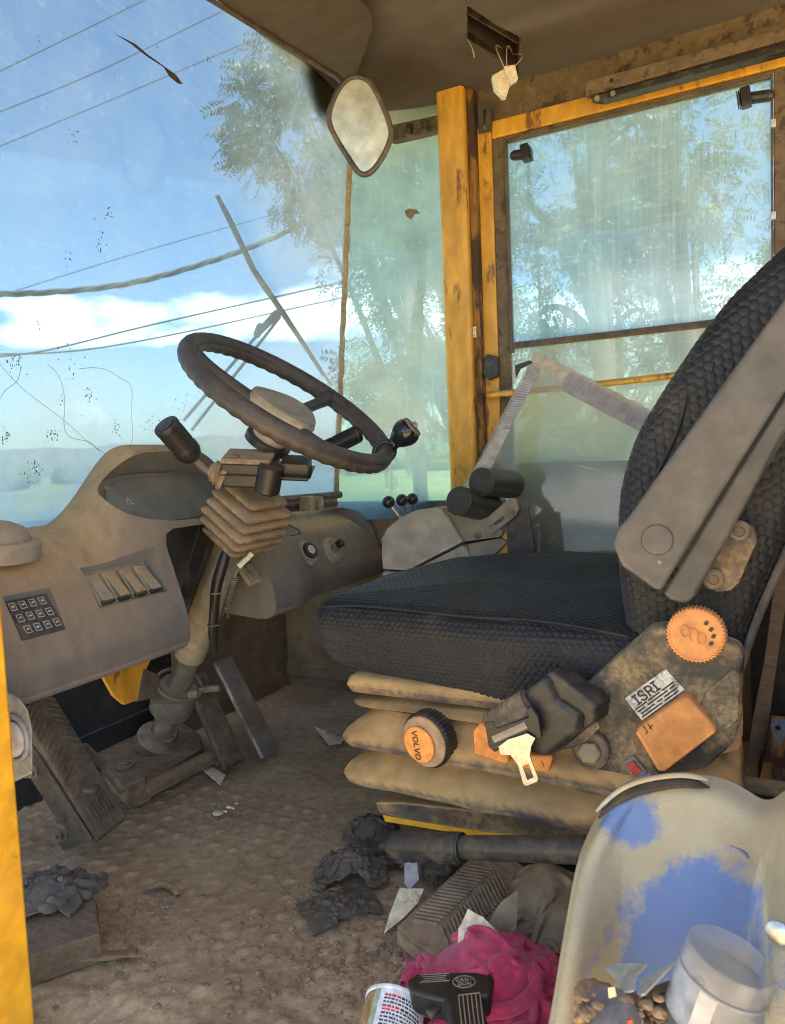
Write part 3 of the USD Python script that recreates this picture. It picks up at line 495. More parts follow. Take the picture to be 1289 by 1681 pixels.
def cable(name, pts, r, label, sag=0.0, twist=False):
    P = A([pD(x, y, t) for x, y, t in pts]); P = np.vstack([P[0] + (P[0] - P[1]) * 1.5, P, P[-1] + (P[-1] - P[-2]) * 1.2]); P = smooth_path(P, 120)
    P[:, 2] -= sag
    if not twist: m = tube(P, r, 6)
    else:
        tn = np.gradient(P, axis=0); tn /= np.linalg.norm(tn, axis=1)[:, None]; sx = np.cross(tn, [0, 0, 1.]); sy = np.cross(sx, tn); s = np.r_[0, np.cumsum(np.linalg.norm(np.diff(P, axis=0), axis=1))]
        P2 = smooth_path(P, 700); s = np.linspace(0, s[-1], 700); tn = np.gradient(P2, axis=0); tn /= np.linalg.norm(tn, axis=1)[:, None]; sx = np.cross(tn, [0, 0, 1.]); sy = np.cross(sx, tn); ms = []
        for ph in (0, 2.1, 4.2): ms.append(tube(P2 + r * .75 * (np.cos(s * 5 + ph)[:, None] * sx + np.sin(s * 5 + ph)[:, None] * sy), r * .62, 6))
        m = cat(ms)
    solo(name, m, 'wire', label, 'cable', True, group='overhead wires seen through the windscreen')
cable('overhead_wire', [(-60, 146, 15), (120, 58, 15.6), (237, 0, 16)], .011, 'topmost thin overhead wire crossing the sky in the windscreen corner')
cable('overhead_wire', [(-60, 207, 15), (150, 122, 15.6), (310, 45, 16)], .011, 'thin overhead wire second from the top of the windscreen')
cable('overhead_wire', [(-60, 265, 15), (170, 169, 15.6), (345, 95, 16)], .010, 'thin overhead wire third from the top, running to the leaves')
cable('overhead_wire', [(20, 479, 15), (250, 408, 16), (530, 330, 17)], .010, 'faint single wire just above the thick twisted cable')
cable('twisted_cable', [(-40, 484, 12), (60, 481, 12), (200, 467, 12.4), (310, 440, 12.8), (400, 410, 13.2), (480, 375, 13.6), (545, 335, 14)], .040, 'thick twisted cable bundle sagging across the windscreen above the clouds', twist=True)
cable('overhead_wire', [(-40, 588, 14), (60, 578, 14), (200, 545, 14.5), (450, 488, 15)], .019, 'upper of two wires crossing the white cloud')
cable('overhead_wire', [(-40, 581, 14), (100, 578, 14), (260, 554, 14.5), (455, 512, 15)], .017, 'lower of two wires crossing the white cloud')

# ------------------------------------------------------------------ the cab
YC, YF, YN = 1.20, 1.93, 0.47
def ws(y, z):
    k = 1 - ((y - YC) / 0.65) ** 2
    return (-1.134 - 0.12 * k) + ((-1.014 - 0.09 * k) - (-1.134 - 0.12 * k)) * (z - 0.60) / 1.16
def pWS(x, y, off=0.0):
    p = pX(x, y, -1.2)
    for _ in range(25): p = pX(x, y, ws(p[1], p[2]) + off)
    return p
def ws_sheet(y0, y1, z0, z1, t, ny=40, nz=24, off=0.0):
    Y, Z = np.meshgrid(np.linspace(y0, y1, ny), np.linspace(z0, z1, nz), indexing='ij')
    return sheet(np.stack([ws(Y, Z) + off, Y, Z], -1), t)

# floor: trodden dirt over studded plate
def floor_h(x, y):
    p = np.stack([x, y, np.zeros_like(x)], -1)
    h = 0.008 * (fbm(p * 5, 3, 2) - .5) + 0.0022 * (fbm(p * 45, 3, 5) - .5)
    heap = np.exp(-(((x + .45) / .22) ** 2 + ((y - .80) / .20) ** 2)); h = h + heap * (0.010 + 0.016 * (fbm(p * 26, 4, 8) - .4))
    heap2 = np.exp(-(((x + .78) / .16) ** 2 + ((y - .66) / .12) ** 2)); h = h + heap2 * 0.02 * (fbm(p * 30, 4, 9) - .3)
    return h
def floor_mesh():
    X, Y = np.meshgrid(np.arange(-1.46, .42, .0055), np.arange(.47, 1.94, .0055), indexing='ij')
    h = floor_h(X, Y)
    # studs of the plate, worn clear of dirt in places
    gx, gy = X / .046, Y / .046; r = np.floor(gy); sx = (gx + .5 * (r % 2)) % 1 - .5; sy = gy % 1 - .5
    cell = np.stack([np.floor(gx + .5 * (r % 2)), r, np.zeros_like(r)], -1)
    bury = fbm(cell * .21, 3, 4); vis = sstep(.42, .60, bury) * np.where(noise(cell + .5, 3) > .25, 1, 0)
    h += vis * 0.0036 * sstep(.25, .12, np.hypot(sx, sy))
    return sheet(np.stack([X, Y, h], -1), .01)
setting('cab_floor', floor_mesh(), 'floor_dirt', True)
setting('floor_slab', box((-1.5, .40, -.16), (.45, 1.99, -.03)), 'brown_steel', False)
setting('front_wall', cat([box((-1.47, .47, -.02), (-1.43, 1.93, .62)), box((-1.43, 1.02, .0), (-1.425, 1.03, .6)), box((-1.43, .47, .10), (-1.42, 1.93, .105))]), 'firewall', False)
setting('kick_panel', cat([box((-1.425, 1.44, .0), (-1.395, 1.934, .62), .004), box((-1.394, 1.50, .30), (-1.385, 1.56, .36), .003), box((-1.394, 1.64, .28), (-1.385, 1.72, .37), .003)]), 'kick_panel')
setting('side_wall', cat([box((-1.47, 1.935, -.02), (-.70, 1.965, .60)), box((-1.47, 1.922, .035), (-.70, 1.9345, .075), .003)]), 'kick_panel', False)
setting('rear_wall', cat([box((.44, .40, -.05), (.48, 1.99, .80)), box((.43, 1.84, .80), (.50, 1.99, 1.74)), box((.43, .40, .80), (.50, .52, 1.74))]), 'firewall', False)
def headliner():
    m = Manifold.cube((1.52, 1.60, .018)).translate((-1.085, .40, 0)).refine_to_length(.03)
    def wv(v):
        v = np.array(v); x, y = v[:, 0], v[:, 1]
        z = 1.735 - .032 * sstep(1.62, 1.9, y) + .035 * sstep(-.66, -.80, x) * sstep(1.90, 1.72, y) - .022 * sstep(-.66, -.58, x) * sstep(1.78, 1.66, y) + .012 * (fbm(v * [5, 5, 0], 3, 2) - .5)
        v[:, 2] += z; return v
    m = m.warp_batch(wv)
    c = [pZ(*q, 1.715) for q in ((767, 10), (856, 64), (851, 114), (768, 68))]
    hole = mf(prism([p + [0, 0, -.1] for p in c], (0, 0, .25)))
    return m - hole, c
hl, HOLE = headliner()
setting('headliner', hl, 'headliner', 40)
setting('roof', cat([box((-1.09, .30, 1.822), (.92, 2.12, 1.92), .02), box((-1.05, 1.985, 1.66), (.50, 2.02, 1.80))]), 'roof_paint')  # unseen roof, its rear overhang shaped to keep the sun out
hc = A(HOLE).mean(0)
t = thing('lamp_recess', 'rectangular opening cut in the brown headliner where a lamp is missing', 'recess', hc)
lip = [p + (p - hc) * .10 for p in HOLE]
part(t, 'recess_box', cat([prism([HOLE[i] + [0, 0, .005], HOLE[(i + 1) % 4] + [0, 0, .005], HOLE[(i + 1) % 4] + [0, 0, .075], HOLE[i] + [0, 0, .075]], unit(np.cross(HOLE[(i + 1) % 4] - HOLE[i], (0, 0, 1))) * .002) for i in range(4)] + [prism([p + [0, 0, .075] for p in lip], (0, 0, .003))]), 'cavity_shade', False)
b0, b1 = lerp(HOLE[0], HOLE[3], .45) + [0, 0, .035], lerp(HOLE[1], HOLE[2], .45) + [0, 0, .035]
ax = unit(b1 - b0); sx_ = unit(np.cross(ax, (0, 0, 1)))
part(t, 'steel_strip', prism([b0 - [0, 0, .016], b1 - [0, 0, .016], b1 + [0, 0, .016], b0 + [0, 0, .016]], sx_ * .003, holes=[[lerp(b0, b1, s) + ax * .005 * math.cos(a) + A([0, 0, .005]) * math.sin(a) for a in np.linspace(0, 6.283, 13)[:-1]] for s in (.18, .45, .7, .88)]), 'brown_steel', False)
part(t, 'end_bracket', prism([lerp(HOLE[1], HOLE[2], s) + [0, 0, z] for s, z in ((.1, -.004), (.95, -.010), (.95, .05), (.1, .05))], ax * -.004), 'brown_steel', False)
cable_c = pD(829, 128, 1.60)
t = thing('wire_connector', 'pale plastic plug dangling on thin wires below the headliner opening', 'connector', cable_c)
def pl(x, y, tt=1.6): return pD(x, y, tt)
part(t, 'plug_body', prism([pl(808, 123), pl(826, 113), pl(838, 138), pl(832, 157), pl(826, 158), pl(812, 143)], FWD * .018, .002), 'connector_white')
part(t, 'plug_cap', prism([pl(827, 108, 1.59), pl(846, 105, 1.59), pl(851, 128, 1.59), pl(838, 137, 1.59)], FWD * .014, .002), 'connector_white')
for k, (a, b) in enumerate((((828, 78), (832, 110)), ((812, 80), (829, 112)), ((851, 92), (846, 108)))):
    A0 = lerp(HOLE[2], HOLE[3], .1 + .22 * (k % 2)) + [0, 0, .03]
    part(t, 'wire', tube(smooth_path([A0, pl(a[0] + (6 if k == 2 else 4), a[1] + 3, 1.62), pl(*b, 1.60)], 16), .0012, 6), 'copper_wire')
part(t, 'torn_thread', tube(smooth_path([HOLE[3] + [0, 0, .005], pl(777, 84, 1.66), pl(779, 94, 1.655)], 8), .0012, 5), 'connector_white')

# windscreen
t = thing('windscreen', 'big dusty curved front windscreen with splats and hairline cracks', 'windscreen', (-1.13, YC, .6))
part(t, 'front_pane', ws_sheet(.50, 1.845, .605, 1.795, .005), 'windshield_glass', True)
def along(y0, y1, z, n=30, off=0.0): return A([[ws(y, z) + off, y, z] for y in np.linspace(y0, y1, n)])
part(t, 'bottom_seal', tube(along(.50, 1.85, .604), .013, 8), 'rubber', True)
part(t, 'top_seal', tube(along(.50, 1.85, 1.800), .014, 8), 'rubber', True)
part(t, 'header_trim', tube(along(.50, 1.85, 1.782, off=.012), .006, 8), 'window_rubber', True)
sealp = A([[ws(1.85, z) + .0015 * math.sin(z * 90), 1.853, z] for z in np.linspace(.60, 1.78, 80)])
part(t, 'sealant_joint', wobble(tube(sealp, .0085, 8), .003, 60, 2), 'seam_sealant', True)
def on_glass(pts, off=.004): return A([pWS(x, y, off) for x, y in pts])
for pts in ([(0, 598), (40, 640), (105, 690), (150, 730), (185, 752)], [(78, 598), (95, 615), (106, 655), (105, 690), (112, 715), (145, 725), (162, 738), (185, 752)], [(130, 605), (175, 607), (200, 622), (215, 634), (216, 680), (218, 715), (212, 735)], [(35, 600), (28, 625), (10, 640), (0, 655)]):
    part(t, 'crack', tube(smooth_path(on_glass(pts), 40), .00042, 4), 'wire', False)
sm = [(190, 55), (222, 72), (240, 88), (262, 104), (276, 114), (288, 122), (300, 138), (292, 137), (278, 126), (268, 110), (240, 92), (215, 72)]
part(t, 'dried_smear', prism(on_glass(sm, .0035), (.0008, 0, 0)), 'ink', False)
rg = np.random.default_rng(8)
def splat(c, r, n, sq=1.0):
    ms = []
    for k in range(n):
        x, y = c[0] + rg.normal() * r * .55, c[1] + rg.normal() * r * sq
        q = pWS(x, y, .0035); ms.append(ico(q, rg.uniform(.0004, .0013), 1, (.4, 1, rg.uniform(1, 2.2))))
    return cat(ms)
for c, r, n, sq in (((121, 222), 9, 16, .8), ((176, 352), 7, 14, 1.1), ((166, 398), 8, 26, 1.8), ((112, 422), 5, 8, 1.5), ((62, 66), 4, 8, 1.8), ((343, 98), 4, 12, 1.2), ((62, 535), 7, 14, .7), ((22, 595), 14, 30, .8), ((190, 704), 10, 26, .8), ((85, 715), 9, 22, .6), ((146, 648), 8, 20, .7), ((10, 720), 10, 22, .7), ((55, 775), 16, 40, .8), ((122, 620), 20, 18, 1.8), ((300, 660), 26, 18, .6), ((250, 700), 22, 16, .6), ((420, 320), 5, 12, 1.1), ((672, 350), 7, 20, .8), ((180, 90), 90, 14, 1.2), ((120, 560), 70, 18, .5)):
    if c[0] < 590: part(t, 'insect_splat', splat(c, r, n, sq), 'ink', False)
# corner pane
cp0, cp1 = A([ws(1.862, .62), 1.862, 0]), A([-.828, 1.945, 0])
zz = np.linspace(.55, 1.72, 12); ss = np.linspace(0, 1, 8)
g = A([[[lerp(ws(1.862, z), -.780, s), 1.862 + (1.945 - 1.862) * (1 - (1 - s) ** 1.6), z] for s in ss] for z in zz])
t = thing('corner_window', 'narrow greenish corner pane between the sealant joint and yellow pillar', 'window', (-.95, 1.9, .6))
part(t, 'corner_pane', sheet(g, .005), 'corner_glass', True)
part(t, 'top_gasket', prism([pY(x, y, 1.885) for x, y in ((640, 232), (726, 212), (726, 186), (640, 205))], (0, .03, 0), .003), 'rubber')
for x, y in ((672, 211), (697, 203)): part(t, 'gasket_plug', cyl(pY(x, y - 8, 1.872), pY(x, y + 12, 1.872), .010, 14, .003), 'black_worn')
part(t, 'dry_leaf', prism([pY(x, y, 1.885) for x, y in ((664, 346), (672, 342), (684, 344), (690, 350), (680, 352), (676, 360), (668, 356))], (0, .001, 0)), 'wood_stick', False)
# pillars
def post(name, x0, x1, y0, y1, z0, z1, m, r=.012):
    P = sg.box(x0, y0, x1, y1).buffer(-r).buffer(r, quad_segs=5)
    b = trimesh.creation.extrude_polygon(P, z1 - z0, engine='earcut'); b.apply_translation([0, 0, z0]); return fine(b, .06)
t = thing('cab_pillar', 'upright yellow cab pillar, rust stained, between corner pane and side door', 'pillar', (-.77, 1.9, 0))
xa, xb = pY(727, 500, 1.872)[0], pY(771, 500, 1.872)[0]
part(t, 'pillar_face', post('p', xa, xb, 1.872, 1.955, 0, 1.70, 'y'), 'yellow_paint')
part(t, 'pillar_return', box((xb + .001, 1.895, 0), (xb + .020, 1.97, 1.70), .003), 'rusty_yellow')
s0 = pY(779, 545, 1.894)
part(t, 'small_sticker', box(s0 - [.005, .0006, .014], s0 + [.005, .0005, .014]), 'label_print', False)
part(t, 'sticker_print', cat([box(s0 + [-.0035, -.0012, a], s0 + [.0035, -.0008, b]) for a, b in ((.009, .0105), (.002, .006), (-.004, -.002), (-.011, -.007))]), 'can_green', False)
t = thing('door_post', 'bright yellow painted door post at the left edge, nearest the viewer', 'post', (-.7, .5, 0))
e0, e1 = pY(-2, 990, .56), pY(66, 1681, .56)
part(t, 'post_face', post('p', e0[0] - .075, (e0[0] + e1[0]) / 2, .50, .56, -.2, 1.75, 'y', .006), 'yellow_post')
lc = pY(22, 1205, .60)
t = thing('grey_holder', 'grey dusty plastic holder with a round lens fixed behind the yellow door post', 'holder', lc)
hp = [pY(x, y, .60) for x, y in ((-25, 1140), (8, 1134), (32, 1145), (46, 1165), (53, 1195), (54, 1270), (25, 1284), (-25, 1284))]
part(t, 'holder_body', prism(hp, unit(ray(20, 1205)) * .05, .004), 'lamp_grey')
part(t, 'lens', lathe([(.024, 0), (.024, .004), (.018, .008), (.002, .009)], pY(22, 1212, .598), (0, -1, 0), 28), 'lamp_lens')
part(t, 'lens_ring', tube([pY(22, 1212, .597) + .027 * A([math.cos(a), 0, math.sin(a) * 1.1]) for a in np.linspace(0, 6.283, 37)[:-1]], .003, 8, closed=True), 'lamp_grey')
part(t, 'screw', cyl(pY(20, 1178, .60), pY(20, 1178, .596), .0035, 12), 'steel_dusty')

# far side door
t = thing('side_door', 'yellow framed far side door with a scratched dirty window', 'door', (-.69, YF, .1))
yd = 1.925
def dY(x, y, d=yd): return pY(x, y, d)
x_l0, x_l1, x_l2 = dY(784, 400)[0], dY(812, 400)[0], dY(834, 400)[0]
zt0, zt1 = dY(840, 196)[2], dY(832, 229)[2]
part(t, 'door_stile', box((x_l0, yd, .05), (x_l1, yd + .035, zt0 - .0), .004), 'yellow_paint')
part(t, 'door_top_rail', box((x_l1 + .001, yd, zt0 - .036), (.16, yd + .035, zt0 + .010), .004), 'yellow_paint')
part(t, 'dark_header', box((x_l0, yd + .012, zt0 + .012), (.40, yd + .05, 1.73), .004), 'brown_steel')
zg0, zg1 = zt1, dY(838, 566)[2]
xr = dY(1268, 200)[0]
part(t, 'window_frame', cat([box((x_l1 + .001, yd + .004, .70), (x_l2 - .004, yd + .028, zt0 - .037), .003), box((x_l2 - .003, yd + .004, zg0 + .003), (xr + .002, yd + .028, zt0 - .037), .003), box((xr + .003, yd + .004, .40), (xr + .16, yd + .028, zt0 - .037), .003)]), 'brown_steel')
part(t, 'window_rubber', cat([box((x_l2 - .003, yd - .002, zg1 - .02), (x_l2 + .004, yd + .02, zg0 + .001), .0015), box((x_l2 + .0045, yd - .002, zg0 - .006), (xr - .0035, yd + .02, zg0 + .002), .0015), box((xr - .003, yd - .002, zg1 - .3), (xr + .002, yd + .02, zg0 + .001), .0015)]), 'window_rubber')
part(t, 'upper_pane', box((x_l2 + .001, yd + .010, zg1 + .004), (xr, yd + .0155, zg0)), 'door_glass', False)
part(t, 'window_divider', box((x_l2 - .003, yd + .001, zg1 - .010), (xr + .002, yd + .024, zg1 + .006), .002), 'window_rubber')
part(t, 'lower_pane', box((x_l2 - .002, yd + .012, .70), (xr + .001, yd + .0175, zg1 - .009)), 'lower_glass', False)
part(t, 'door_panel', box((x_l1 + .001, yd + .002, .002), (.43, yd + .03, .698), .003), 'door_panel')
part(t, 'panel_rib', box((dY(872, 860)[0], yd - .006, .60), (dY(945, 860)[0], yd + .0015, .675), .002), 'door_panel')
part(t, 'panel_rib', box((dY(945, 860)[0], yd - .004, .38), (dY(1040, 860)[0], yd + .0012, .50), .002), 'pale_panel')
part(t, 'hand_rail', tube(smooth_path([dY(800, 649, 1.90) + [0, .02, 0], dY(808, 648, 1.885), dY(960, 633, 1.882), dY(1130, 614, 1.88), dY(1240, 603, 1.885)], 30), .0085, 12), 'yellow_paint', True)
for (x, y), q in (((845, 255), (868, 252)), ((1262, 157), (1218, 163))):
    d = 1 if x < 1000 else -1
    a = dY(x, y, yd - .008); e = dY(*q, yd - .012)
    L = thing_part = part(t, 'window_latch', hull([a, lerp(a, e, .7)], .013, 12), 'black_worn')
    part(L, 'latch_grip', obox(lerp(a, e, .85) + [0, -.006, 0], (1, 0, .12), (0, 1, 0), (-.12, 0, 1), (.022, .030, .042), .004), 'black_plastic')
    part(L, 'latch_ribs', cat([obox(e + [d * (.001 + .0036 * k), -.004, -.002], (1, 0, .12), (0, 1, 0), (-.12, 0, 1), (.0025, .026, .036 - .002 * k), .0008) for k in range(3)]), 'black_plastic')
for y in (202, 354): 
    q = dY(1271, y); part(t, 'glass_clip', box(q - [.006, .004, .009], q + [.004, .010, .009], .002), 'lamp_lens')
# bracket at the door's upper corner, hinge lock, slide rail
bq = [dY(x, y, 1.905) for x, y in ((784, 169), (807, 166), (806, 215), (786, 219))]
part(t, 'slotted_bracket', prism(bq, (0, .004, 0), .0008, holes=[[dY(x, y, 1.905) for x, y in ((793, 180), (798, 179), (797, 213), (793, 214))]]), 'armrest_dark')
part(t, 'hinge_plate', box(dY(789, 606, 1.915) - [.012, 0, .022], dY(789, 606, 1.915) + [.012, .006, .02], .002), 'rusty_yellow')
part(t, 'hinge_block', prism([dY(x, y, 1.90) for x, y in ((793, 590), (800, 581), (816, 585), (816, 618), (802, 624), (793, 616))], (0, .02, 0), .003), 'black_worn')
part(t, 'hinge_screw', cyl(dY(801, 630, 1.915), dY(801, 630, 1.905), .004, 12), 'steel_dusty')
t = thing('slide_rail', 'brown steel slide rail under the headliner above the side window', 'rail', dY(1100, 100, 1.87))
R0 = [dY(x, y, 1.865) for x, y in ((960, 133), (1300, 42), (1300, 62), (962, 158))]
part(t, 'rail_face', prism(R0, (0, .02, 0), .002, holes=[[dY(x + 3.2 * math.cos(a), y + 4.2 * math.sin(a), 1.865) for a in np.linspace(0, 6.283, 13)[:-1]] for x, y in ((1004, 131), (1275, 50))]), 'brown_steel')
part(t, 'rail_lip', prism([dY(x, y, 1.862) for x, y in ((964, 160), (1300, 67), (1300, 80), (990, 164))], (0, .03, 0), .002), 'black_worn')
for x, y in ((980, 161), (1006, 153)): part(t, 'rail_bolt', cyl(dY(x, y, 1.868), dY(x, y, 1.852), .007, 14, .002), 'steel_dusty')
# ------------------------------------------------------------------ dashboard
def dash_profiles(y):
    xb = float(ws(y, .62)) + .022
    low = [(xb, .43), (xb, .565), (xb + .004, .612), (xb + .06, .634), (-1.10, .634), (-1.045, .610), (-.995, .555), (-.962, .490), (-.938, .430), (-.936, .400), (-.960, .384), (-1.06, .392), (-1.14, .40)]
    hood = [(xb, .43), (xb, .565), (xb + .004, .640), (xb + .035, .728), (-1.15, .775), (-1.075, .774), (-1.062, .752), (-1.000, .622), (-.948, .470), (-.936, .405), (-.960, .384), (-1.06, .392), (-1.14, .40)]
    return A(low), A(hood)
def dash_mesh():
    from scipy.interpolate import PchipInterpolator
    secs = []
    for y in np.concatenate([np.linspace(.50, .56, 8), np.linspace(.57, 1.86, 130), np.linspace(1.865, 1.93, 14)]):
        lo, ho = dash_profiles(y)
        w = float(sstep(.86, 1.05, y) * sstep(1.42, 1.18, y)); p = lo * (1 - w) + ho * w
        r = float(sstep(1.36, 1.55, y))
        p[3:6, 1] -= r * np.interp(y, [1.4, 1.8, 1.85, 1.90, 1.93], [.035, .040, .052, .10, .17]); p[6:8, 1] -= r * np.interp(y, [1.8, 1.93], [0, .05])
        p[5:11, 0] -= r * .055; p[2, 1] -= r * np.interp(y, [1.8, 1.93], [.03, .17])
        l = float(sstep(.62, .50, y)); p[3:6, 1] -= l * .03
        d = np.r_[0, np.cumsum(np.linalg.norm(np.diff(p, axis=0), axis=1))]
        k = np.linspace(0, d[-1], 90); q = np.stack([np.interp(k, d, p[:, 0]), np.interp(k, d, p[:, 1])], 1)
        for _ in range(5): q[1:-1] = .25 * q[:-2] + .5 * q[1:-1] + .25 * q[2:]
        secs.append(np.stack([q[:, 0], np.full(90, y), q[:, 1]], 1))
    return loft(secs)
dm = mf(dash_mesh())
# the wells for instruments, column, switches and keypad
OC, ON = A([-1.030, 1.115, .693]), unit([.888, 0, .46]); OX = A([0, 1., 0]); OY = unit(np.cross(ON, OX))
if OY[2] < 0: OY = -OY
def oval(c, a, b, p=2.6, n=48): return [c + OX * a * np.sign(math.cos(t)) * abs(math.cos(t)) ** (2 / p) + OY * b * np.sign(math.sin(t)) * abs(math.sin(t)) ** (2 / p) for t in np.linspace(0, 2 * math.pi, n, endpoint=False)]
well = loft([oval(OC + ON * .06, .200, .093), oval(OC, .182, .077), oval(OC - ON * .085 + OY * -.002, .168, .064)])
dm = dm - mf(well)
chan = cat([box((-1.135, 1.005, .30), (-.80, 1.27, .610), .030)])
dm = dm - mf(chan)
def face_pt(x, y, X0=-.97): return pX(x, y, X0)
SWN = unit([.80, 0, .60]); SWX = A([0, 1., 0]); SWY = unit(np.cross(SWN, SWX)); SWY = SWY if SWY[2] > 0 else -SWY
SC = pP(207, 953, [-.985, .9, .535], SWN)
dm = dm - mf(loft([[SC + SWN * h + SWX * sx * a + SWY * sy * b for sx, sy in ((-1, -1), (1, -1), (1, 1), (-1, 1))] for h, a, b in ((.05, .088, .050), (-.012, .072, .036))]))
KC = pP(61, 1006, [-.975, .74, .52], SWN)
dm = dm - mf(loft([[KC + SWN * h + SWX * sx * a + SWY * sy * b for sx, sy in ((-1, -1), (1, -1), (1, 1), (-1, 1))] for h, a, b in ((.05, .050, .046), (-.012, .037, .034))]))
t = thing('dashboard', 'dusty grey moulded dashboard with hooded instrument panel and switch rows', 'dashboard', (-1.0, YC, .39))
part(t, 'dash_body', dm, 'dash_plastic', 40)
IP = OC - ON * .072
inst = part(t, 'instrument_panel', prism(oval(IP, .166, .061, 3.2), ON * .006, .001), 'instrument_face')
part(inst, 'panel_lens', prism(oval(IP + ON * .0075, .150, .050, 3.0), ON * .002), 'instrument_face')
for a, b in ((-.128, -.044), (.05, -.050), (-.14, .03)): part(inst, 'panel_screw', lathe([(.0062, 0), (.0062, .0025), (.003, .003)], IP + OX * a + OY * b + ON * .010, ON, 16), 'steel_dusty')
tc = pP(212, 824, IP + ON * .0105, ON); tri = [tc + OX * .011 * math.cos(a) + OY * .011 * math.sin(a) for a in (math.pi / 2, math.pi * 7 / 6, math.pi * 11 / 6)]
part(inst, 'warning_triangle', prism(tri, ON * .0006, holes=[[tc + (q - tc) * .70 for q in tri]]), 'key_print', False)
for k, w in enumerate((-.054, -.019, .017, .053)):
    c = SC + SWX * w - SWN * .011 - SWY * .002
    fr = part(t, 'switch', obox(c + SWN * .002, SWX, SWY, SWN, (.029, .060, .006), .002), 'grey_plastic' if k != 2 else 'dash_plastic')
    part(fr, 'rocker', prism([c + SWX * a + SWY * b + SWN * h for a, b, h in ((-.011, -.026, .014), (.011, -.026, .014), (.011, .020, .006), (-.011, .020, .006))], -SWN * .006, .0012), 'dash_plastic' if k in (1, 2) else 'grey_plastic')
    part(fr, 'switch_foot', obox(c - SWY * .027 + SWN * .006, SWX, SWY, SWN, (.027, .006, .011), .0015), 'black_worn')
part(t, 'keypad', obox(KC - SWN * .010, SWX, SWY, SWN, (.072, .066, .004), .001), 'key_black')
for r in range(3):
    for c_ in range(4):
        c = KC + SWX * (-.0265 + .0165 * c_ + .002 * r) + SWY * (.021 - .0205 * r) - SWN * .0075
        kk = part(t, 'key', obox(c, SWX, SWY, SWN, (.0125, .0155, .003), .001), 'key_black')
        o = [c + SWN * .0016 + SWX * a * .0050 + SWY * b * .0064 for a, b in ((-1, -1), (1, -1), (1, 1), (-1, 1))]
        part(kk, 'key_outline', prism(o, SWN * .0004, holes=[[c + SWN * .0016 + (q - c - SWN * .0016) * .84 for q in o]]), 'key_print', False)
        part(kk, 'key_symbol', box(c + SWN * .0018 - [.0002, .002, .0022], c + SWN * .0018 + [.0002, .0022, .002]) if (r * 4 + c_) % 3 else cyl(c + SWN * .0016, c + SWN * .002, .0024, 10), 'key_print', False)
dc = pX(-8, 916, -1.06); dc[2] = .616
part(t, 'vent_dome', lathe([(.066, -.02), (.066, .004), (.060, .009), (.052, .010), (.050, .018), (.042, .028), (.024, .036), (.003, .039)], dc, (.12, 0, 1), 40), 'grey_plastic', 30)
def knob_base(x, y, X0): return pX(x, y, X0)
for k, (x, y) in enumerate(((503, 908), (547, 902))):
    n = unit([.86, -.1, .5]); c = knob_base(x, y, -1.012)
    kb = part(t, 'dial_knob', lathe([(.035, -.02), (.034, .004), (.030, .010), (.024, .012), (.002, .0122)] if k == 0 else [(.036, -.02), (.035, .003), (.029, .008), (.028, .012), (.024, .013), (.022, .006), (.002, .006)], c, n, 32), 'grey_plastic')
    if k == 0:
        part(kb, 'knob_ring', lathe([(.0215, .012), (.0215, .019), (.019, .020), (.002, .0202)], c, n, 48, lambda a: 1 + .03 * np.sign(np.sin(a * 24))), 'black_plastic')
        part(kb, 'knob_disc', lathe([(.0115, .0202), (.0115, .0212), (.001, .0213)], c, n, 28), 'dial_white')
        part(kb, 'knob_symbol', tube([c + n * .0216 + basis(n)[0] * .004 * math.cos(a) + basis(n)[1] * .004 * math.sin(a) for a in np.linspace(0, 5.2, 18)], .0006, 5), 'ink')
    else:
        part(kb, 'key_lock', lathe([(.012, .006), (.012, .016), (.010, .018), (.001, .018)], c, n, 24), 'steel_dusty')
        part(kb, 'ignition_stub', obox(c + n * .024 + A([0, .004, .004]), basis(n)[0], basis(n)[1], n, (.016, .020, .022), .003), 'black_plastic')
for k in range(4):
    c = pX(*((438, 932), (427, 936), (416, 941), (405, 946))[k], -.990)
    rs = part(t, 'switch', obox(c, (0, 1, 0), SWY, SWN, (.020, .046, .010), .002), 'grey_plastic')
    part(rs, 'rocker', obox(c + SWN * .006 - SWY * .006, (0, 1, 0), SWY, SWN, (.013, .022, .006), .0015), 'dash_plastic' if k > 1 else 'grey_plastic')
q = A([ws(1.70, .60) + .05, 1.70, .605]); part(t, 'glass_stop', cat([box(q - [.02, .012, .02], q + [.02, .012, .028], .004), box(q - [.02, -.035, .02], q + [.02, .058, .024], .004)]), 'seam_sealant')
part(t, 'sill_strip', tube(along(1.42, 1.84, .628, off=.028), .010, 8), 'window_rubber')
# yellow bracket under the dash, beside the column
t = thing('column_bracket', 'chipped yellow steel bracket under the dash beside the steering column', 'bracket', (-1.2, 1.05, .3))
yb = [pX(x, y, -1.17) for x, y in ((163, 1098), (248, 1082), (240, 1100), (225, 1150), (205, 1157), (188, 1143))]
part(t, 'bracket_plate', prism(yb, (-.01, 0, 0), .001), 'yellow_paint')
part(t, 'bracket_arm', prism([pX(x, y, -1.168) for x, y in ((236, 1097), (262, 1108), (258, 1145), (225, 1152))], (-.02, 0, 0), .002), 'steel_dusty')

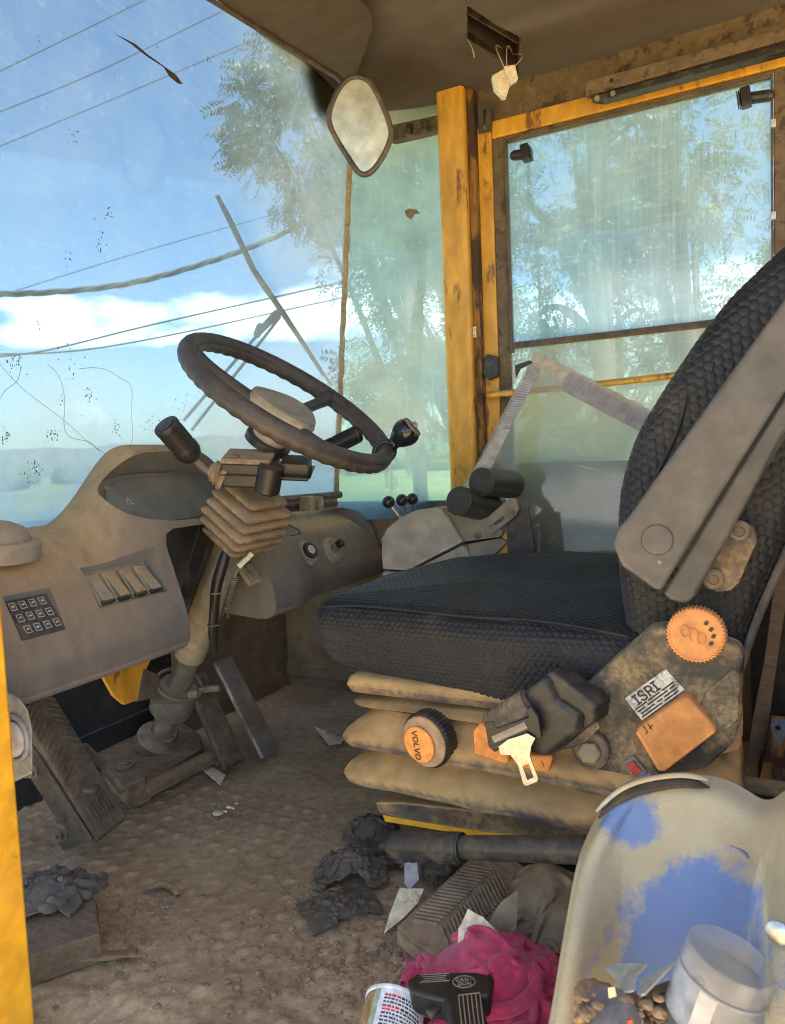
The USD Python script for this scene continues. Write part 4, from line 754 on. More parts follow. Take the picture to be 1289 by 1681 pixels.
# ------------------------------------------------------------------ steering column
SWC, WN = A([-.808, 1.173, .844]), unit([.601, .024, .799])
cb = pZ(262, 1212, .075); ct = A([-.968, 1.205, .625])
cdir = unit(ct - cb)
def col(s): return cb + (ct - cb) * s
t = thing('steering_column', 'dusty steering column with ribbed rubber boot and two black stalks', 'column', cb)
part(t, 'lower_tube', tube([cb, col(.30), col(.62)], .0275, 28), 'steel_dusty')
part(t, 'upper_tube', tube([col(.40), col(.55), col(.97)], [.034, .034, .032], 30), 'column_paint')
part(t, 'clamp_collar', lathe([(.034, -.045), (.049, -.040), (.052, .0), (.049, .028), (.040, .034)], col(.21), cdir, 36), 'steel_dusty')
part(t, 'clamp_band', tube([col(.265) + (basis(cdir)[0] * math.cos(a) + basis(cdir)[1] * math.sin(a)) * .053 for a in np.linspace(0, 6.283, 41)[:-1]], .005, 8, closed=True), 'steel_dusty')
part(t, 'clamp_ear', obox(col(.25) + A([.055, .045, -.01]), (1, .8, 0), (-.8, 1, 0), (0, 0, 1), (.05, .018, .014), .004), 'steel_dusty')
part(t, 'clamp_bolt', cyl(pX(310, 1142, -1.12), pX(325, 1138, -1.10), .008, 12, .002), 'steel_dusty')
sl = [pX(x, y, -1.01) for x, y in ((331, 853), (350, 868), (302, 1010), (290, 1022), (283, 1012), (297, 968))]
part(t, 'side_rail', prism(sl, unit(-ray(320, 930)) * -.035, .002), 'black_worn')
sl2 = [pX(x, y, -1.07) for x, y in ((293, 1008), (306, 996), (308, 1012), (276, 1075), (266, 1072))]
part(t, 'rail_foot', prism(sl2, (-.02, .02, 0), .002), 'black_paint')
# boot: stacked folds
bx, by, bz = basis(cdir, (0, 1, 0))
def rrect(c, x, y, a, b, r, n=10):
    P = sg.box(-a + r, -b + r, a - r, b - r).buffer(r, quad_segs=n); q = A(P.exterior.coords)[:-1]; return A([c + x * u + y * v for u, v in q])
UPX = unit(np.cross(A([0, 1., 0]), cdir)); UPY = np.cross(cdir, UPX)
bt0 = pD(388, 893, 1.50); bdir = unit(cdir + A([.04, 0, 0])); bt1 = bt0 + bdir * .130; BX = unit(np.cross(A([.10, 1., 0]), bdir)); BY = np.cross(bdir, BX); BL = np.linalg.norm(bt1 - bt0)
secs = []
prof = []
for k in range(6):
    big = .076 - .0035 * abs(k - 2.0) - (.010 if k == 5 else 0) - (.006 if k == 0 else 0); z = k / 6.0
    prof += [(z + .00, big - .017), (z + .035, big - .008), (z + .085, big - .0012), (z + .105, big), (z + .13, big - .001), (z + .155, big - .007), (z + .165, big - .017)]
for z, w in [(-.02, .045)] + prof + [(1.0, .040)]:
    secs.append(rrect(bt0 + bdir * (z * BL), BX, BY, w * .84, w * .97, min(.012, w * .3)))
part(t, 'rubber_boot', loft(secs), 'boot_rubber', 30)
# switch housing under the wheel
hc_ = pD(432, 768, 1.385)
Hn = WN; Hx = unit(np.cross(A([0.35, 1., 0]), Hn)); Hy = np.cross(Hn, Hx)      # Hx forward-ish, Hy across
hx = unit(pD(500, 775, 1.385) - pD(370, 770, 1.385)); hn = unit(WN - hx * np.dot(WN, hx)); hy = np.cross(hn, hx)
part(t, 'switch_housing', obox(hc_ - hx * .022 - hn * .006, hx, hy, hn, (.100, .080, .046), .004), 'black_plastic')
part(t, 'housing_top', obox(hc_ - hx * .026 + hn * .021, hx, hy, hn, (.092, .076, .010), .003), 'boot_rubber')
part(t, 'housing_barrel', cyl(hc_ + hx * .012 - hn * .038 - hy * .034, hc_ + hx * .022 + hn * .018 - hy * .034, .024, 28, .004), 'black_plastic')
part(t, 'housing_wing', obox(hc_ + hx * .062 + hn * .001 + hy * .005, hx, hy, hn, (.055, .062, .034), .003), 'black_plastic')
part(t, 'housing_seam', obox(hc_ + hx * .012 - hn * .003 - hy * .006, hx, hy, hn, (.168, .0815, .0016), .0006), 'black_glossy')
part(t, 'housing_screw', lathe([(.008, 0), (.008, .002), (.004, .0025), (.004, .001), (.001, .001)], hc_ - hx * .048 - hy * .018 + hn * .0262, hn, 16), 'steel_dusty')
def grip(name, p, q, r, lab):
    g_ = part(t, name, lathe([(r * .62, 0), (r * .78, .004), (r * .98, .014), (r, .022), (r, .030), (r * .93, .034), (r * .93, np.linalg.norm(q - p) - .012), (r * .99, np.linalg.norm(q - p) - .010), (r * .99, np.linalg.norm(q - p) - .003), (r * .93, np.linalg.norm(q - p)), (r * .80, np.linalg.norm(q - p)), (.001, np.linalg.norm(q - p))], p, q - p, 64, None), 'black_plastic', 30, label=lab)
    ax = unit(q - p); x, y, _ = basis(ax); L = np.linalg.norm(q - p)
    part(g_, 'grip_rib', cat([obox(p + ax * (.034 + (L - .046) / 2) + (x * math.cos(a) + y * math.sin(a)) * r * .93, ax, -x * math.sin(a) + y * math.cos(a), x * math.cos(a) + y * math.sin(a), (L - .05, .0024, .0024), .0008, 4) for a in np.linspace(0, 2 * math.pi, 20, endpoint=False)]), 'black_plastic')
    return g_, ax
ga, gb = pD(318, 752, 1.36), pD(271, 697, 1.305)
g1, ax1 = grip('stalk_grip', ga, gb, .0245, 'large black fluted selector stalk on the near side')
part(g1, 'grip_cap', lathe([(.017, 0), (.017, .0015), (.006, .0018), (.005, .003), (.001, .003)], gb, ax1, 32), 'black_worn')
part(t, 'stalk_rod', tube(smooth_path([hc_ - hx * .068 - hn * .004, pD(345, 774, 1.368), ga + (ga - gb) * .02], 10), .0075, 12), 'steel_dusty')
gs = pD(358, 776, 1.372); ge = pD(338, 768, 1.366); gd = unit(ge - gs)
part(t, 'stalk_gaiter', lathe([(.030, -.014), (.030, -.006), (.024, -.003), (.027, .001), (.021, .005), (.022, .009), (.015, .013), (.010, .018)], gs, gd, 28), 'boot_rubber', 25)
g2, _ = grip('stalk_grip', pD(528, 742, 1.52), pD(588, 712, 1.56), .0195, 'smaller black fluted stalk on the far side')
part(t, 'stalk_rod', tube([hc_ + hx * .07, pD(505, 752, 1.47), pD(532, 740, 1.525)], .006, 10), 'black_plastic')
part(t, 'tilt_lever', prism([pD(x, y, 1.50) for x, y in ((455, 864), (470, 859), (489, 868), (494, 877), (478, 880), (458, 876))], FWD * .022, .003), 'black_plastic')
hose = smooth_path([pD(372, 900, 1.45), pD(366, 925, 1.45), pD(356, 960, 1.45), pD(352, 1000, 1.46), pD(350, 1040, 1.48), pD(352, 1070, 1.50)], 40)
part(t, 'wiring_hose', tube(hose, np.interp(np.linspace(0, 1, 40), [0, .1, .3, .5, .8, 1], [.006, .011, .0115, .010, .010, .006]), 14), 'black_plastic')
for k in (17, 28): part(t, 'hose_band', tube([hose[k] + (A([1, 0, 0]) * math.cos(a) + A([0, 1, 0]) * math.sin(a)) * .0112 for a in np.linspace(0, 6.283, 21)[:-1]], .0014, 6, closed=True), 'steel_dusty')
s0, s1 = pD(386, 948, 1.47), pD(368, 1008, 1.50)
part(t, 'spring', tube([lerp(s0, s1, k / 160) + (A([1, .2, 0]) * math.cos(k * .7) + A([-.2, 1, 0]) * math.sin(k * .7)) * .0062 for k in range(161)], .0015, 5), 'steel_dusty')
part(t, 'spring_hook', tube(smooth_path([s0, pD(390, 935, 1.46), pD(402, 918, 1.45), pD(410, 905, 1.45)], 14), .003, 7), 'steel_dusty')
part(t, 'cable_end', tube([pD(392, 930, 1.452), pD(414, 908, 1.452)], .006, 10), 'connector_white')
t = thing('floor_plate', 'dirty raised base plate where the steering column meets the floor', 'plate', cb)
bp = [pZ(x, y, .030) for x, y in ((147, 1238), (172, 1214), (228, 1178), (292, 1190), (330, 1218), (335, 1238), (250, 1295), (205, 1300))]
part(t, 'base_plate', prism(bp, (0, 0, .020), .004, .010), 'tread_dust')
part(t, 'column_foot', lathe([(.056, -.03), (.054, -.008), (.042, .0), (.036, .012)], cb + cdir * .012, cdir, 30), 'steel_dusty')
bl = [pZ(x, y, .085) for x, y in ((172, 1250), (196, 1238), (240, 1266), (238, 1276), (208, 1290))]
part(t, 'bolt_box', prism(bl, (0, 0, -.05), .004), 'tread_dust')
part(t, 'box_bolt', lathe([(.020, 0), (.020, .004), (.012, .005), (.012, .009), (.001, .010)], pZ(205, 1258, .086), (0, 0, 1), 18), 'steel_dusty')

# ------------------------------------------------------------------ steering wheel
t = thing('steering_wheel', 'brown black steering wheel with wavy grip and spinner knob', 'steering wheel', SWC)
wx = unit(np.cross(WN, [0, 1., 0])); wy = np.cross(WN, wx); WR = .211
def wp(a, r=WR, h=0.0): return SWC + (wx * math.cos(a) + wy * math.sin(a)) * r + WN * h
secs = []
NA, NB = 320, 20
for i in range(NA):
    a = 2 * math.pi * i / NA; c = wp(a); rad = wx * math.cos(a) + wy * math.sin(a); s = []
    for j in range(NB):
        b = 2 * math.pi * j / NB; rr = .0170
        under = max(0, -math.sin(b)) ; rr *= 1 + .05 * (under ** .7 + .35 * max(0, math.cos(b))) * math.cos(a * 46)
        s.append(c + rad * rr * math.cos(b) * .95 + WN * rr * math.sin(b) * 1.12)
    secs.append(s)
part(t, 'rim', loft(secs, closed=True), 'wheel_rubber', True)
hubc = SWC - WN * .060
angs = [math.atan2(np.dot(pP(536, 652, SWC, WN) - SWC, wy), np.dot(pP(536, 652, SWC, WN) - SWC, wx))]
angs += [angs[0] + 2 * math.pi / 3, angs[0] - 2 * math.pi / 3]
def spoke(a):
    P = smooth_path([hubc + WN * .022 + (wp(a) - SWC) * .18, hubc + WN * .034 + (wp(a) - SWC) * .45, wp(a, WR * .80, -.012), wp(a, WR * .97, -.002)], 16)
    return tube(P, [.015, .0145, .014, .0135, .013, .0125, .012, .012, .012, .012, .0125, .013, .014, .015, .016, .017], 14)
for a in angs: part(t, 'spoke', spoke(a), 'wheel_rubber', True)
hubp = []
for h, r in ((-.030, .034), (-.020, .040), (.0, .050), (.020, .062), (.038, .070), (.050, .066), (.054, .054), (.055, .02)):
    s = []
    for b in np.linspace(0, 2 * math.pi, 48, endpoint=False):
        k = 1 + .10 * math.cos(3 * (b - angs[0])) * sstep(-.03, .04, h)
        s.append(hubc + WN * h + (wx * math.cos(b) + wy * math.sin(b)) * r * k)
    hubp.append(s)
part(t, 'hub', loft(hubp), 'hub_plastic', 40)
part(t, 'hub_collar', lathe([(.034, -.046), (.046, -.044), (.047, -.030), (.036, -.028)], hubc, WN, 30), 'black_plastic')
kp = pP(643, 748, SWC, WN); ka = math.atan2(np.dot(kp - SWC, wy), np.dot(kp - SWC, wx)); kc = wp(ka)
kn = unit(WN + .30 * (kc - SWC) / WR)
sk = part(t, 'spinner_knob', lathe([(.010, .006), (.013, .012), (.013, .028), (.020, .037), (.027, .050), (.0285, .060), (.026, .070), (.019, .077), (.002, .079)], kc + A([0, 0, .0]), kn, 30), 'black_glossy', 30)
part(sk, 'knob_ring', lathe([(.0225, 0), (.0235, .003), (.021, .005), (.020, .003)], kc + kn * .0735, kn, 32), 'steel_dusty')
part(sk, 'knob_nut', lathe([(.009, 0), (.009, .004), (.005, .005), (.005, .008), (.001, .009)], kc + kn * .079, kn, 6), 'steel_bare', False)
part(sk, 'knob_clamp', tube([kc + ((kc - SWC) / WR * math.cos(b) * .0195 + WN * math.sin(b) * .0215) for b in np.linspace(0, 2 * math.pi, 29)[:-1]], .0055, 10, closed=True, sq=(1.0, 1.0)), 'black_plastic')

# ------------------------------------------------------------------ wiper outside the glass
t = thing('windscreen_wiper', 'dark wiper arm and blade resting outside on the windscreen', 'wiper', pWS(455, 515, -.03))
def og(x, y, o=-.022): return pWS(x, y, o)
part(t, 'blade', prism([og(358, 321), og(361, 319), og(378, 352), og(418, 441), (og(467, 513)), og(551, 634), og(547, 632), og(462, 518), og(413, 445), og(374, 358)], (-.006, 0, 0)), 'wire')
part(t, 'blade_holder', tube(smooth_path([og(378, 360, -.034), og(412, 440, -.040), og(458, 508, -.042), og(500, 570, -.040), og(530, 616, -.034)], 24), .0036, 6), 'wire')
for k in range(9):
    f_ = k / 8; part(t, 'holder_slot', prism([og(384 + 36 * f_ + dx, 368 + 80 * f_ + dy, -.0265) for dx, dy in ((-1.6, -3), (.6, -3.6), (3.0, 1.6), (1.0, 2.4))], (.0006, 0, 0)), 'label_print', False)
for a, b in (((452, 516), (302, 690)), ((460, 520), (315, 706))): part(t, 'arm_rod', tube([og(*a, -.045), lerp(og(*a, -.05), og(*b, -.05), .5), og(*b, -.03)], .0042, 8), 'wire')
part(t, 'arm_head', hull([og(455, 515, -.045), og(425, 545, -.045)], [.012, .009], 12), 'wire')
part(t, 'arm_joint', hull([og(427, 536, -.045), og(422, 549, -.045)], .010, 12), 'wire')

# ------------------------------------------------------------------ mirror and visor
mc = pD(592, 207, 1.66); mn = unit(A([.35, -.92, -.10])); mx_, my_, _ = basis(mn)
mo = [pP(x, y, mc, mn) for x, y in ((578, 128), (600, 130), (618, 152), (640, 205), (640, 232), (612, 280), (594, 286), (578, 268), (546, 215), (541, 190), (548, 165), (562, 140))]
mo = smooth_path(mo, 72, closed=True)
t = thing('rear_view_mirror', 'diamond shaped dusty mirror in a dark rim below the visor', 'mirror', mc)
ctr = mo.mean(0)
part(t, 'mirror_back', loft([mo + (ctr - mo) * .03, mo - mn * .006, mo + (ctr - mo) * .10 - mn * .016, mo + (ctr - mo) * .5 - mn * .026]), 'mirror_rim')
part(t, 'mirror_rim', tube(mo + mn * .001, .0068, 10, closed=True), 'mirror_rim', True)
part(t, 'mirror_glass', prism(mo + (ctr - mo) * .02 + mn * .002, mn * .002), 'mirror_glass', False)
part(t, 'mirror_arm', tube(smooth_path([ctr - mn * .02 + A([0, 0, .05]), pD(568, 142, 1.70), pD(556, 128, 1.72), pD(540, 118, 1.76)], 14), .0075, 10), 'visor_vinyl')
vo = A([-.93, 1.4, 1.66]); vn = unit([-.28, -.12, 1.0])
va, vb = pX(300, -35, -1.035), pX(556, 128, -1.015)
vq = [pX(300, -32, -.99), pX(548, 122, -.972)]
vpl = A(vq[0]), unit(np.cross(vq[1] - vq[0], pX(606, 60, -.825) - vq[0]))
vis = vq[:1] + [pP(x, y, *vpl) for x, y in ((548, 122), (562, 135), (580, 137), (604, 78), (613, 48), (609, 20), (588, -8), (520, -50), (330, -70))]
t = thing('sun_visor', 'brown vinyl sun visor folded down at the top of the windscreen', 'visor', vis[2])
vm = prism(vis, vpl[1] * (.014 if vpl[1][2] > 0 else -.014), .004, .012)
vm = fine(vm, .02); vm = wobble(vm, .004, 18, 3)
part(t, 'visor_board', vm, 'visor_vinyl', 50)
part(t, 'visor_edge', tube([vis[0] - [0, 0, .004], lerp(vis[0], vis[1], .5) - [0, 0, .004], vis[1] - [0, 0, .004]], .005, 8), 'black_paint')

# ------------------------------------------------------------------ pedals
def slab_pedal(p, q, side, w, th, r=.006): 
    d = unit(q - p); s = unit(side - d * np.dot(side, d)); n = np.cross(d, s); n = n if n[2] > 0 else -n
    return obox(lerp(p, q, .5) - n * th / 2, d, s, n, (np.linalg.norm(q - p), w, th), r), d, s, n
t = thing('treadle_pedal', 'big ribbed black treadle pedal at the left under the dash', 'pedal', pZ(190, 1375, .03))
p0, p1 = pZ(187, 1362, .062), pX(60, 1150, -1.215)
m, d, s, n = slab_pedal(p0, p1, A([0, 1., 0]), .078, .022)
part(t, 'pedal_plate', m, 'pedal_rubber')
L = np.linalg.norm(p1 - p0)
def rib(a, b, w=.0032, h=.004): return obox((a + b) / 2 + n * h * .3, b - a, np.cross(n, b - a), n, (np.linalg.norm(b - a), w, h), .001, 4)
for k in range(7): part(t, 'pedal_rib', rib(p0 + d * .030 + s * (-.024 + .008 * k), p0 + d * (.072 - .004 * abs(k - 3)) + s * (-.024 + .008 * k)), 'pedal_rubber')
for k in range(17):
    a = L * .40 + k * .0125
    for sg_ in (-1, 1): part(t, 'pedal_rib', rib(p0 + d * a + s * sg_ * .005, p0 + d * (a - .022) + s * sg_ * .034), 'pedal_rubber')
part(t, 'pedal_boss', wobble(ico(p0 + d * L * .31 + n * .002, .016, 2, (1, 1, .45)), .004, 90), 'pedal_rubber')
sd = -s if s[1] > 0 else s
part(t, 'pedal_bracket', prism([p0 + sd * .041 + d * a - n * b for a, b in ((.010, .004), (.19, .012), (.24, .02), (.24, .055), (.16, .060), (.075, .055), (.055, .085), (.018, .085))], sd * .006, .001), 'black_paint')
for a, b, r in ((.050, .062, .013), (.172, .042, .010)):
    c = p0 + sd * .047 + d * a - n * b
    bo = part(t, 'pivot_bolt', lathe([(r * 1.3, 0), (r * 1.3, .003), (r * .9, .004), (r * .9, .011), (r * .5, .012), (r * .5, .018), (.001, .019)], c, sd, 18), 'steel_dusty')
part(t, 'return_link', tube(smooth_path([p0 + d * .16 + s * .05 - n * .02, p0 + d * .11 + s * .075 - n * .035, p0 + d * .045 + s * .080 - n * .03], 12), .013, 10, sq=(1, .6)), 'steel_dusty')
rod0, rod1 = pZ(218, 1308, .045), pZ(352, 1240, .045)
t = thing('pedal_shaft', 'dirty round cross shaft on the floor joining the pedals', 'shaft', rod0)
part(t, 'shaft', tube([rod0, lerp(rod0, rod1, .5), rod1], .017, 18), 'tread_dust')
part(t, 'shaft_end', lathe([(.023, 0), (.023, .03), (.019, .034)], rod0, rod1 - rod0, 20), 'tread_dust')
t = thing('brake_pedal', 'dark dusty brake pedal just right of the steering column', 'pedal', pZ(390, 1262, .02))
m, d, s, n = slab_pedal(pZ(388, 1255, .035), pX(322, 1106, -1.21), A([0, 1., 0]), .070, .016)
part(t, 'pedal_plate', m, 'pedal_rubber'); part(t, 'pedal_stem', tube([pZ(365, 1235, .06), pX(330, 1150, -1.30)], .014, 10), 'black_paint')
part(t, 'shaft_boss', obox(pZ(366, 1232, .05), d, s, n, (.05, .06, .03), .006), 'tread_dust')
t = thing('worn_pedal', 'flat pedal worn to bare grey metal, right of the brake pedal', 'pedal', pZ(445, 1240, .02))
m, d, s, n = slab_pedal(pZ(447, 1236, .030), pX(367, 1080, -1.19), A([0, 1., 0]), .068, .014)
part(t, 'pedal_plate', m, 'worn_pedal'); part(t, 'pedal_stem', tube([pZ(425, 1200, .07), pX(390, 1130, -1.32)], .013, 10), 'black_paint')
# ------------------------------------------------------------------ seat
def hexh(u, v, s):
    """Height (0..1) of a quilted hexagon pattern; s is the cell width."""
    a = u / s; b = v / (s * 0.8660254)
    best = None
    for oy in (0, 1):
        r = 2 * np.round((b - oy) / 2) + oy; c = np.round(a - .5 * (r % 2)) + .5 * (r % 2)
        dx, dy = (a - c), (b - r) * .8660254
        d = np.maximum(abs(dx), abs(dx) * .5 + abs(dy) * .8660254)
        best = d if best is None else np.minimum(best, d)
    return sstep(.5, .37, best) * (.88 + .12 * sstep(.42, .0, best))
def quilt(m, amp, s, dirs, seed=0):
    """Press the hexagon quilting of the cloth into a mesh; dirs: (normal, u, v) of the panels it is cut from."""
    m = m.copy(); n = m.vertex_normals; v = m.vertices
    w = np.stack([n @ A(d[0]) for d in dirs], 1); k = w.argmax(1); h = np.zeros(len(v))
    top = np.sort(w, axis=1); gap = top[:, -1] - top[:, -2]
    for i, d in enumerate(dirs):
        q = k == i
        jit = .0022 * (fbm(v[q] * 9, 2, seed) - .5)
        h[q] = hexh(v[q] @ A(d[1]) + jit, (v[q] @ A(d[2])) * d[3] + jit, s)
    h = h * np.clip(gap / .10, .0, 1)
    m.vertices = v + n * (amp * h)[:, None]; return m
seat_base = A([-.40, 1.33, .10])
t = thing('driver_seat', 'black quilted air suspension seat with dusty bellows, orange knobs and raised armrest', 'seat', seat_base)
cpts, crad = [], []
for x, y, z, r in ((-.702, 1.148, .430, .046), (-.706, 1.150, .414, .044), (-.690, 1.156, .388, .044), (-.69, 1.36, .432, .050), (-.63, 1.40, .395, .05), (-.60, 1.50, .440, .060), (-.57, 1.50, .40, .05),
                   (-.36, 1.135, .415, .052), (-.36, 1.142, .350, .05), (-.16, 1.150, .400, .050), (-.16, 1.150, .343, .050), (-.16, 1.53, .450, .055), (-.16, 1.53, .38, .05), (-.38, 1.54, .455, .055),
                   (-.50, 1.25, .440, .05), (-.36, 1.30, .452, .05), (-.22, 1.30, .440, .05)):
    cpts.append(A([x, y, z])); crad.append(r)
cush = fine(hull(cpts, crad, 40), .0023)
v = cush.vertices
def sagv(v):
    up = sstep(.40, .46, v[:, 2])
    dip = .020 * np.exp(-(((v[:, 0] + .33) / .13) ** 2 + ((v[:, 1] - 1.32) / .11) ** 2)) + .008 * (fbm(v * 8, 3, 3) - .5)
    v = v.copy(); v[:, 2] -= up * dip; return v
cush.vertices = sagv(cush.vertices)
cush = quilt(cush, .0021, .0114, [((0, -.95, .2), (1, 0, 0), (0, 0, 1), 1.25), ((-.18, 0, .98), (1, 0, 0), (0, 1, 0), 1.0), ((-.95, -.1, .1), (0, 1, 0), (0, 0, 1), 1.35), ((0, .95, 0), (1, 0, 0), (0, 0, 1), 1.35), ((.95, 0, 0), (0, 1, 0), (0, 0, 1), 1.35), ((0, 0, -1), (1, 0, 0), (0, 1, 0), 1.)])
cu = part(t, 'cushion', cush, 'seat_fabric', True)
import trimesh.proximity
def drape(pts, off=.0):
    q, _, tri = trimesh.proximity.closest_point(cush, A(pts)); return q + cush.face_normals[tri] * off
def cast(mesh, px):
    o = np.tile(EYE, (len(px), 1)); d = A([ray(*p) for p in px]); loc, ir, it = mesh.ray.intersects_location(o, d, multiple_hits=False)
    return loc[np.argsort(ir)]
seam_px = smooth_path([(514, 1000, 0), (560, 995, 0), (650, 1000, 0), (760, 1012, 0), (860, 1018, 0), (940, 1028, 0), (1035, 1046, 0)], 60)[:, :2]
sp = cast(fine(hull(cpts, crad, 20), .03), seam_px)
if len(sp) > 20: part(cu, 'piping', tube(sp + A([0, -.0012, .001]), .0026, 6), 'seat_fabric', True)
# backrest
fr = smooth_path([(-.178, 0, .400), (-.192, 0, .50), (-.197, 0, .59), (-.186, 0, .683), (-.158, 0, .757), (-.097, 0, .851), (-.041, 0, .924), (.027, 0, .985), (.10, 0, 1.045), (.17, 0, 1.10)], 26)
bk = smooth_path([(-.035, 0, .385), (-.012, 0, .47), (.030, 0, .580), (.075, 0, .70), (.13, 0, .80), (.20, 0, .90), (.27, 0, .99), (.30, 0, 1.06)], 22)[::-1]
R_ = .034
pl2 = sg.Polygon([(p[0], p[2]) for p in np.vstack([fr, bk])]).buffer(-R_).simplify(.002)
bm = trimesh.creation.extrude_polygon(pl2, .42, engine='earcut')
bm.vertices = np.stack([bm.vertices[:, 0], 1.122 + R_ + bm.vertices[:, 2], bm.vertices[:, 1]], 1)
if bm.volume < 0: bm.invert()
ball = trimesh.creation.icosphere(subdivisions=2, radius=R_)
bm = tm(mf(bm).minkowski_sum(mf(ball)).refine_to_length(.014)); trimesh.smoothing.filter_taubin(bm, iterations=12)
bm = fine(bm, .0027)
ld = unit([.45, 0, .89])
bm = quilt(bm, .0023, .0152, [((0, -1, 0), tuple(np.cross([0, 1, 0], ld)), tuple(ld), 1.12), ((-.89, 0, .45), (0, 1, 0), tuple(ld), 1.12), ((0, 1, 0), (1, 0, 0), tuple(ld), 1.12), ((.9, 0, -.3), (0, 1, 0), tuple(ld), 1.12), ((.2, 0, .95), (1, 0, 0), (0, 1, 0), 1.), ((0, 0, -1), (1, 0, 0), (0, 1, 0), 1.)], 5)
br = part(t, 'backrest', bm, 'seat_fabric', True)
sp = cast(bm, smooth_path([(1040, 935, 0), (1052, 870, 0), (1072, 800, 0), (1112, 715, 0), (1130, 650, 0)], 40)[:, :2])
if len(sp) > 10: part(br, 'piping', tube(sp + A([-.002, -.003, 0]), .0024, 6), 'seat_fabric', True)
part(br, 'rear_piping', tube(smooth_path([(-.033, 1.128, .39), (-.008, 1.122, .475), (.032, 1.122, .580), (.078, 1.122, .70)], 30) + A([.002, .012, 0]), .006, 8), 'fabric_piping', True)
# armrest, folded up along the backrest
YA = 1.015
def ya(x, y, Y=YA): return pY(x, y, Y)
pad = [ya(*q) for q in ((1006, 896), (1013, 868), (1031, 849), (1160, 667), (1289, 489), (1345, 412), (1400, 470), (1400, 500), (1289, 643), (1186, 806), (1084, 973), (1070, 966), (1020, 930))]
ar = part(t, 'armrest', prism(pad, (0, .060, 0), .006, .008), 'armrest_vinyl')
low = [ya(*q, YA + .003) for q in ((1088, 976), (1190, 809), (1292, 647), (1404, 505), (1412, 560), (1289, 709), (1203, 872), (1143, 978), (1130, 990), (1118, 991), (1100, 986))]
part(ar, 'armrest_edge', prism(low, (0, .056, 0), .006, .006), 'armrest_dark')
part(ar, 'armrest_core', prism([ya(*q, YA + .02) for q in ((1060, 920), (1150, 940), (1289, 720), (1350, 560), (1250, 640))], (0, .03, 0)), 'black_plastic', False)
bc = ya(1079, 886)
part(ar, 'button', lathe([(.0195, -.002), (.0195, .0012), (.0178, .0022), (.002, .0024)], bc, (0, -1, 0), 36), 'armrest_vinyl')
part(ar, 'button_ring', tube([bc + A([.0205 * math.cos(a), -.0004, .0205 * math.sin(a)]) for a in np.linspace(0, 6.283, 41)[:-1]], .0008, 6, closed=True), 'armrest_dark')
part(ar, 'pale_spot', cyl(ya(1083, 923), ya(1083, 923) + A([0, -.0012, 0]), .0028, 14), 'hub_plastic')
bpq = [pY(x, y, 1.085) for x, y in ((1150, 955), (1165, 930), (1195, 868), (1215, 855), (1238, 868), (1244, 890), (1236, 905), (1215, 955), (1200, 970), (1175, 974))]
bp_ = part(t, 'armrest_bracket', prism(bpq, (0, .028, 0), .003, .006), 'seat_cover_plastic', label='dusty rounded plate with two screws behind the armrest')
for x, y in ((1214, 872), (1172, 951)):
    c = pY(x, y, 1.084); part(bp_, 'bracket_screw', lathe([(.0145, 0), (.0145, .003), (.012, .006), (.007, .0065), (.006, .004), (.001, .004)], c, (0, -1, 0), 24), 'steel_dusty')
# recliner side cover with label, pad, switch and knobs
YS = 1.060
def ys(x, y, Y=YS): return pY(x, y, Y)
cov = [ys(*q) for q in ((942, 1142), (1000, 1090), (1066, 1034), (1085, 1030), (1190, 1056), (1215, 1066), (1222, 1082), (1217, 1185), (1206, 1222), (1162, 1262), (1058, 1284), (1030, 1284), (945, 1258), (938, 1240), (975, 1208), (984, 1172))]
sc = part(t, 'side_cover', wobble(fine(prism(cov, (0, .058, 0), .010, .012), .012), .0012, 22, 2), 'seat_cover_plastic', 40)
part(sc, 'cover_boss', prism([ys(*q, YS - .006) for q in ((1150, 1160), (1165, 1130), (1205, 1098), (1216, 1110), (1213, 1180), (1200, 1195), (1178, 1205))], (0, .012, 0), .004, .003), 'seat_cover_plastic')
lb = [ys(*q, YS - .0016) for q in ((1026, 1147), (1093, 1098), (1124, 1132), (1054, 1183))]
lab = part(sc, 'maker_label', prism(lb, (0, .0012, 0)), 'paper_label', False)
lx = unit(lb[1] - lb[0]); nY = A([0, -1., 0])
part(lab, 'label_text', text_at('ISRI', .0145, lerp(lerp(lb[0], lb[1], .40), lerp(lb[3], lb[2], .40), .28) + nY * .0002, lx, nY, .0004, True), 'ink', False)
part(lab, 'label_lines', cat([prism([lerp(lerp(lb[0], lb[1], a), lerp(lb[3], lb[2], a), s) + nY * .0003 for a, s in ((u0_, v_), (u1_, v_), (u1_, v_ + .055), (u0_, v_ + .055))], nY * .0003) for v_, spans in ((.52, ((.05, .30), (.34, .62), (.66, .95))), (.64, ((.05, .22), (.28, .75), (.8, .93))), (.76, ((.08, .40), (.46, .58), (.62, .94))), (.88, ((.05, .52), (.58, .9)))) for u0_, u1_ in spans]), 'ink', False)
part(sc, 'raised_lettering', text_at('ISRI', .0165, ys(1052, 1118, YS - .0004), lx, nY, .0008, True), 'seat_cover_plastic', False)
pad_o = [ys(*q, YS - .022) for q in ((1041, 1203), (1052, 1192), (1118, 1146), (1130, 1144), (1176, 1196), (1176, 1204), (1092, 1268), (1080, 1268))]
po = part(sc, 'orange_lever_pad', prism(pad_o, (0, .026, 0), .006, .004), 'orange_plastic')
part(po, 'pad_symbol', cat([tube([ys(x, y, YS - .0224) for x, y in s], .0007, 5) for s in (((1056, 1192), (1063, 1201), (1061, 1205)), ((1063, 1188), (1071, 1198)), ((1066, 1196), (1072, 1190)))]), 'ink', False)
sw = [ys(*q, YS - .006) for q in ((1022, 1252), (1040, 1240), (1062, 1268), (1042, 1284))]
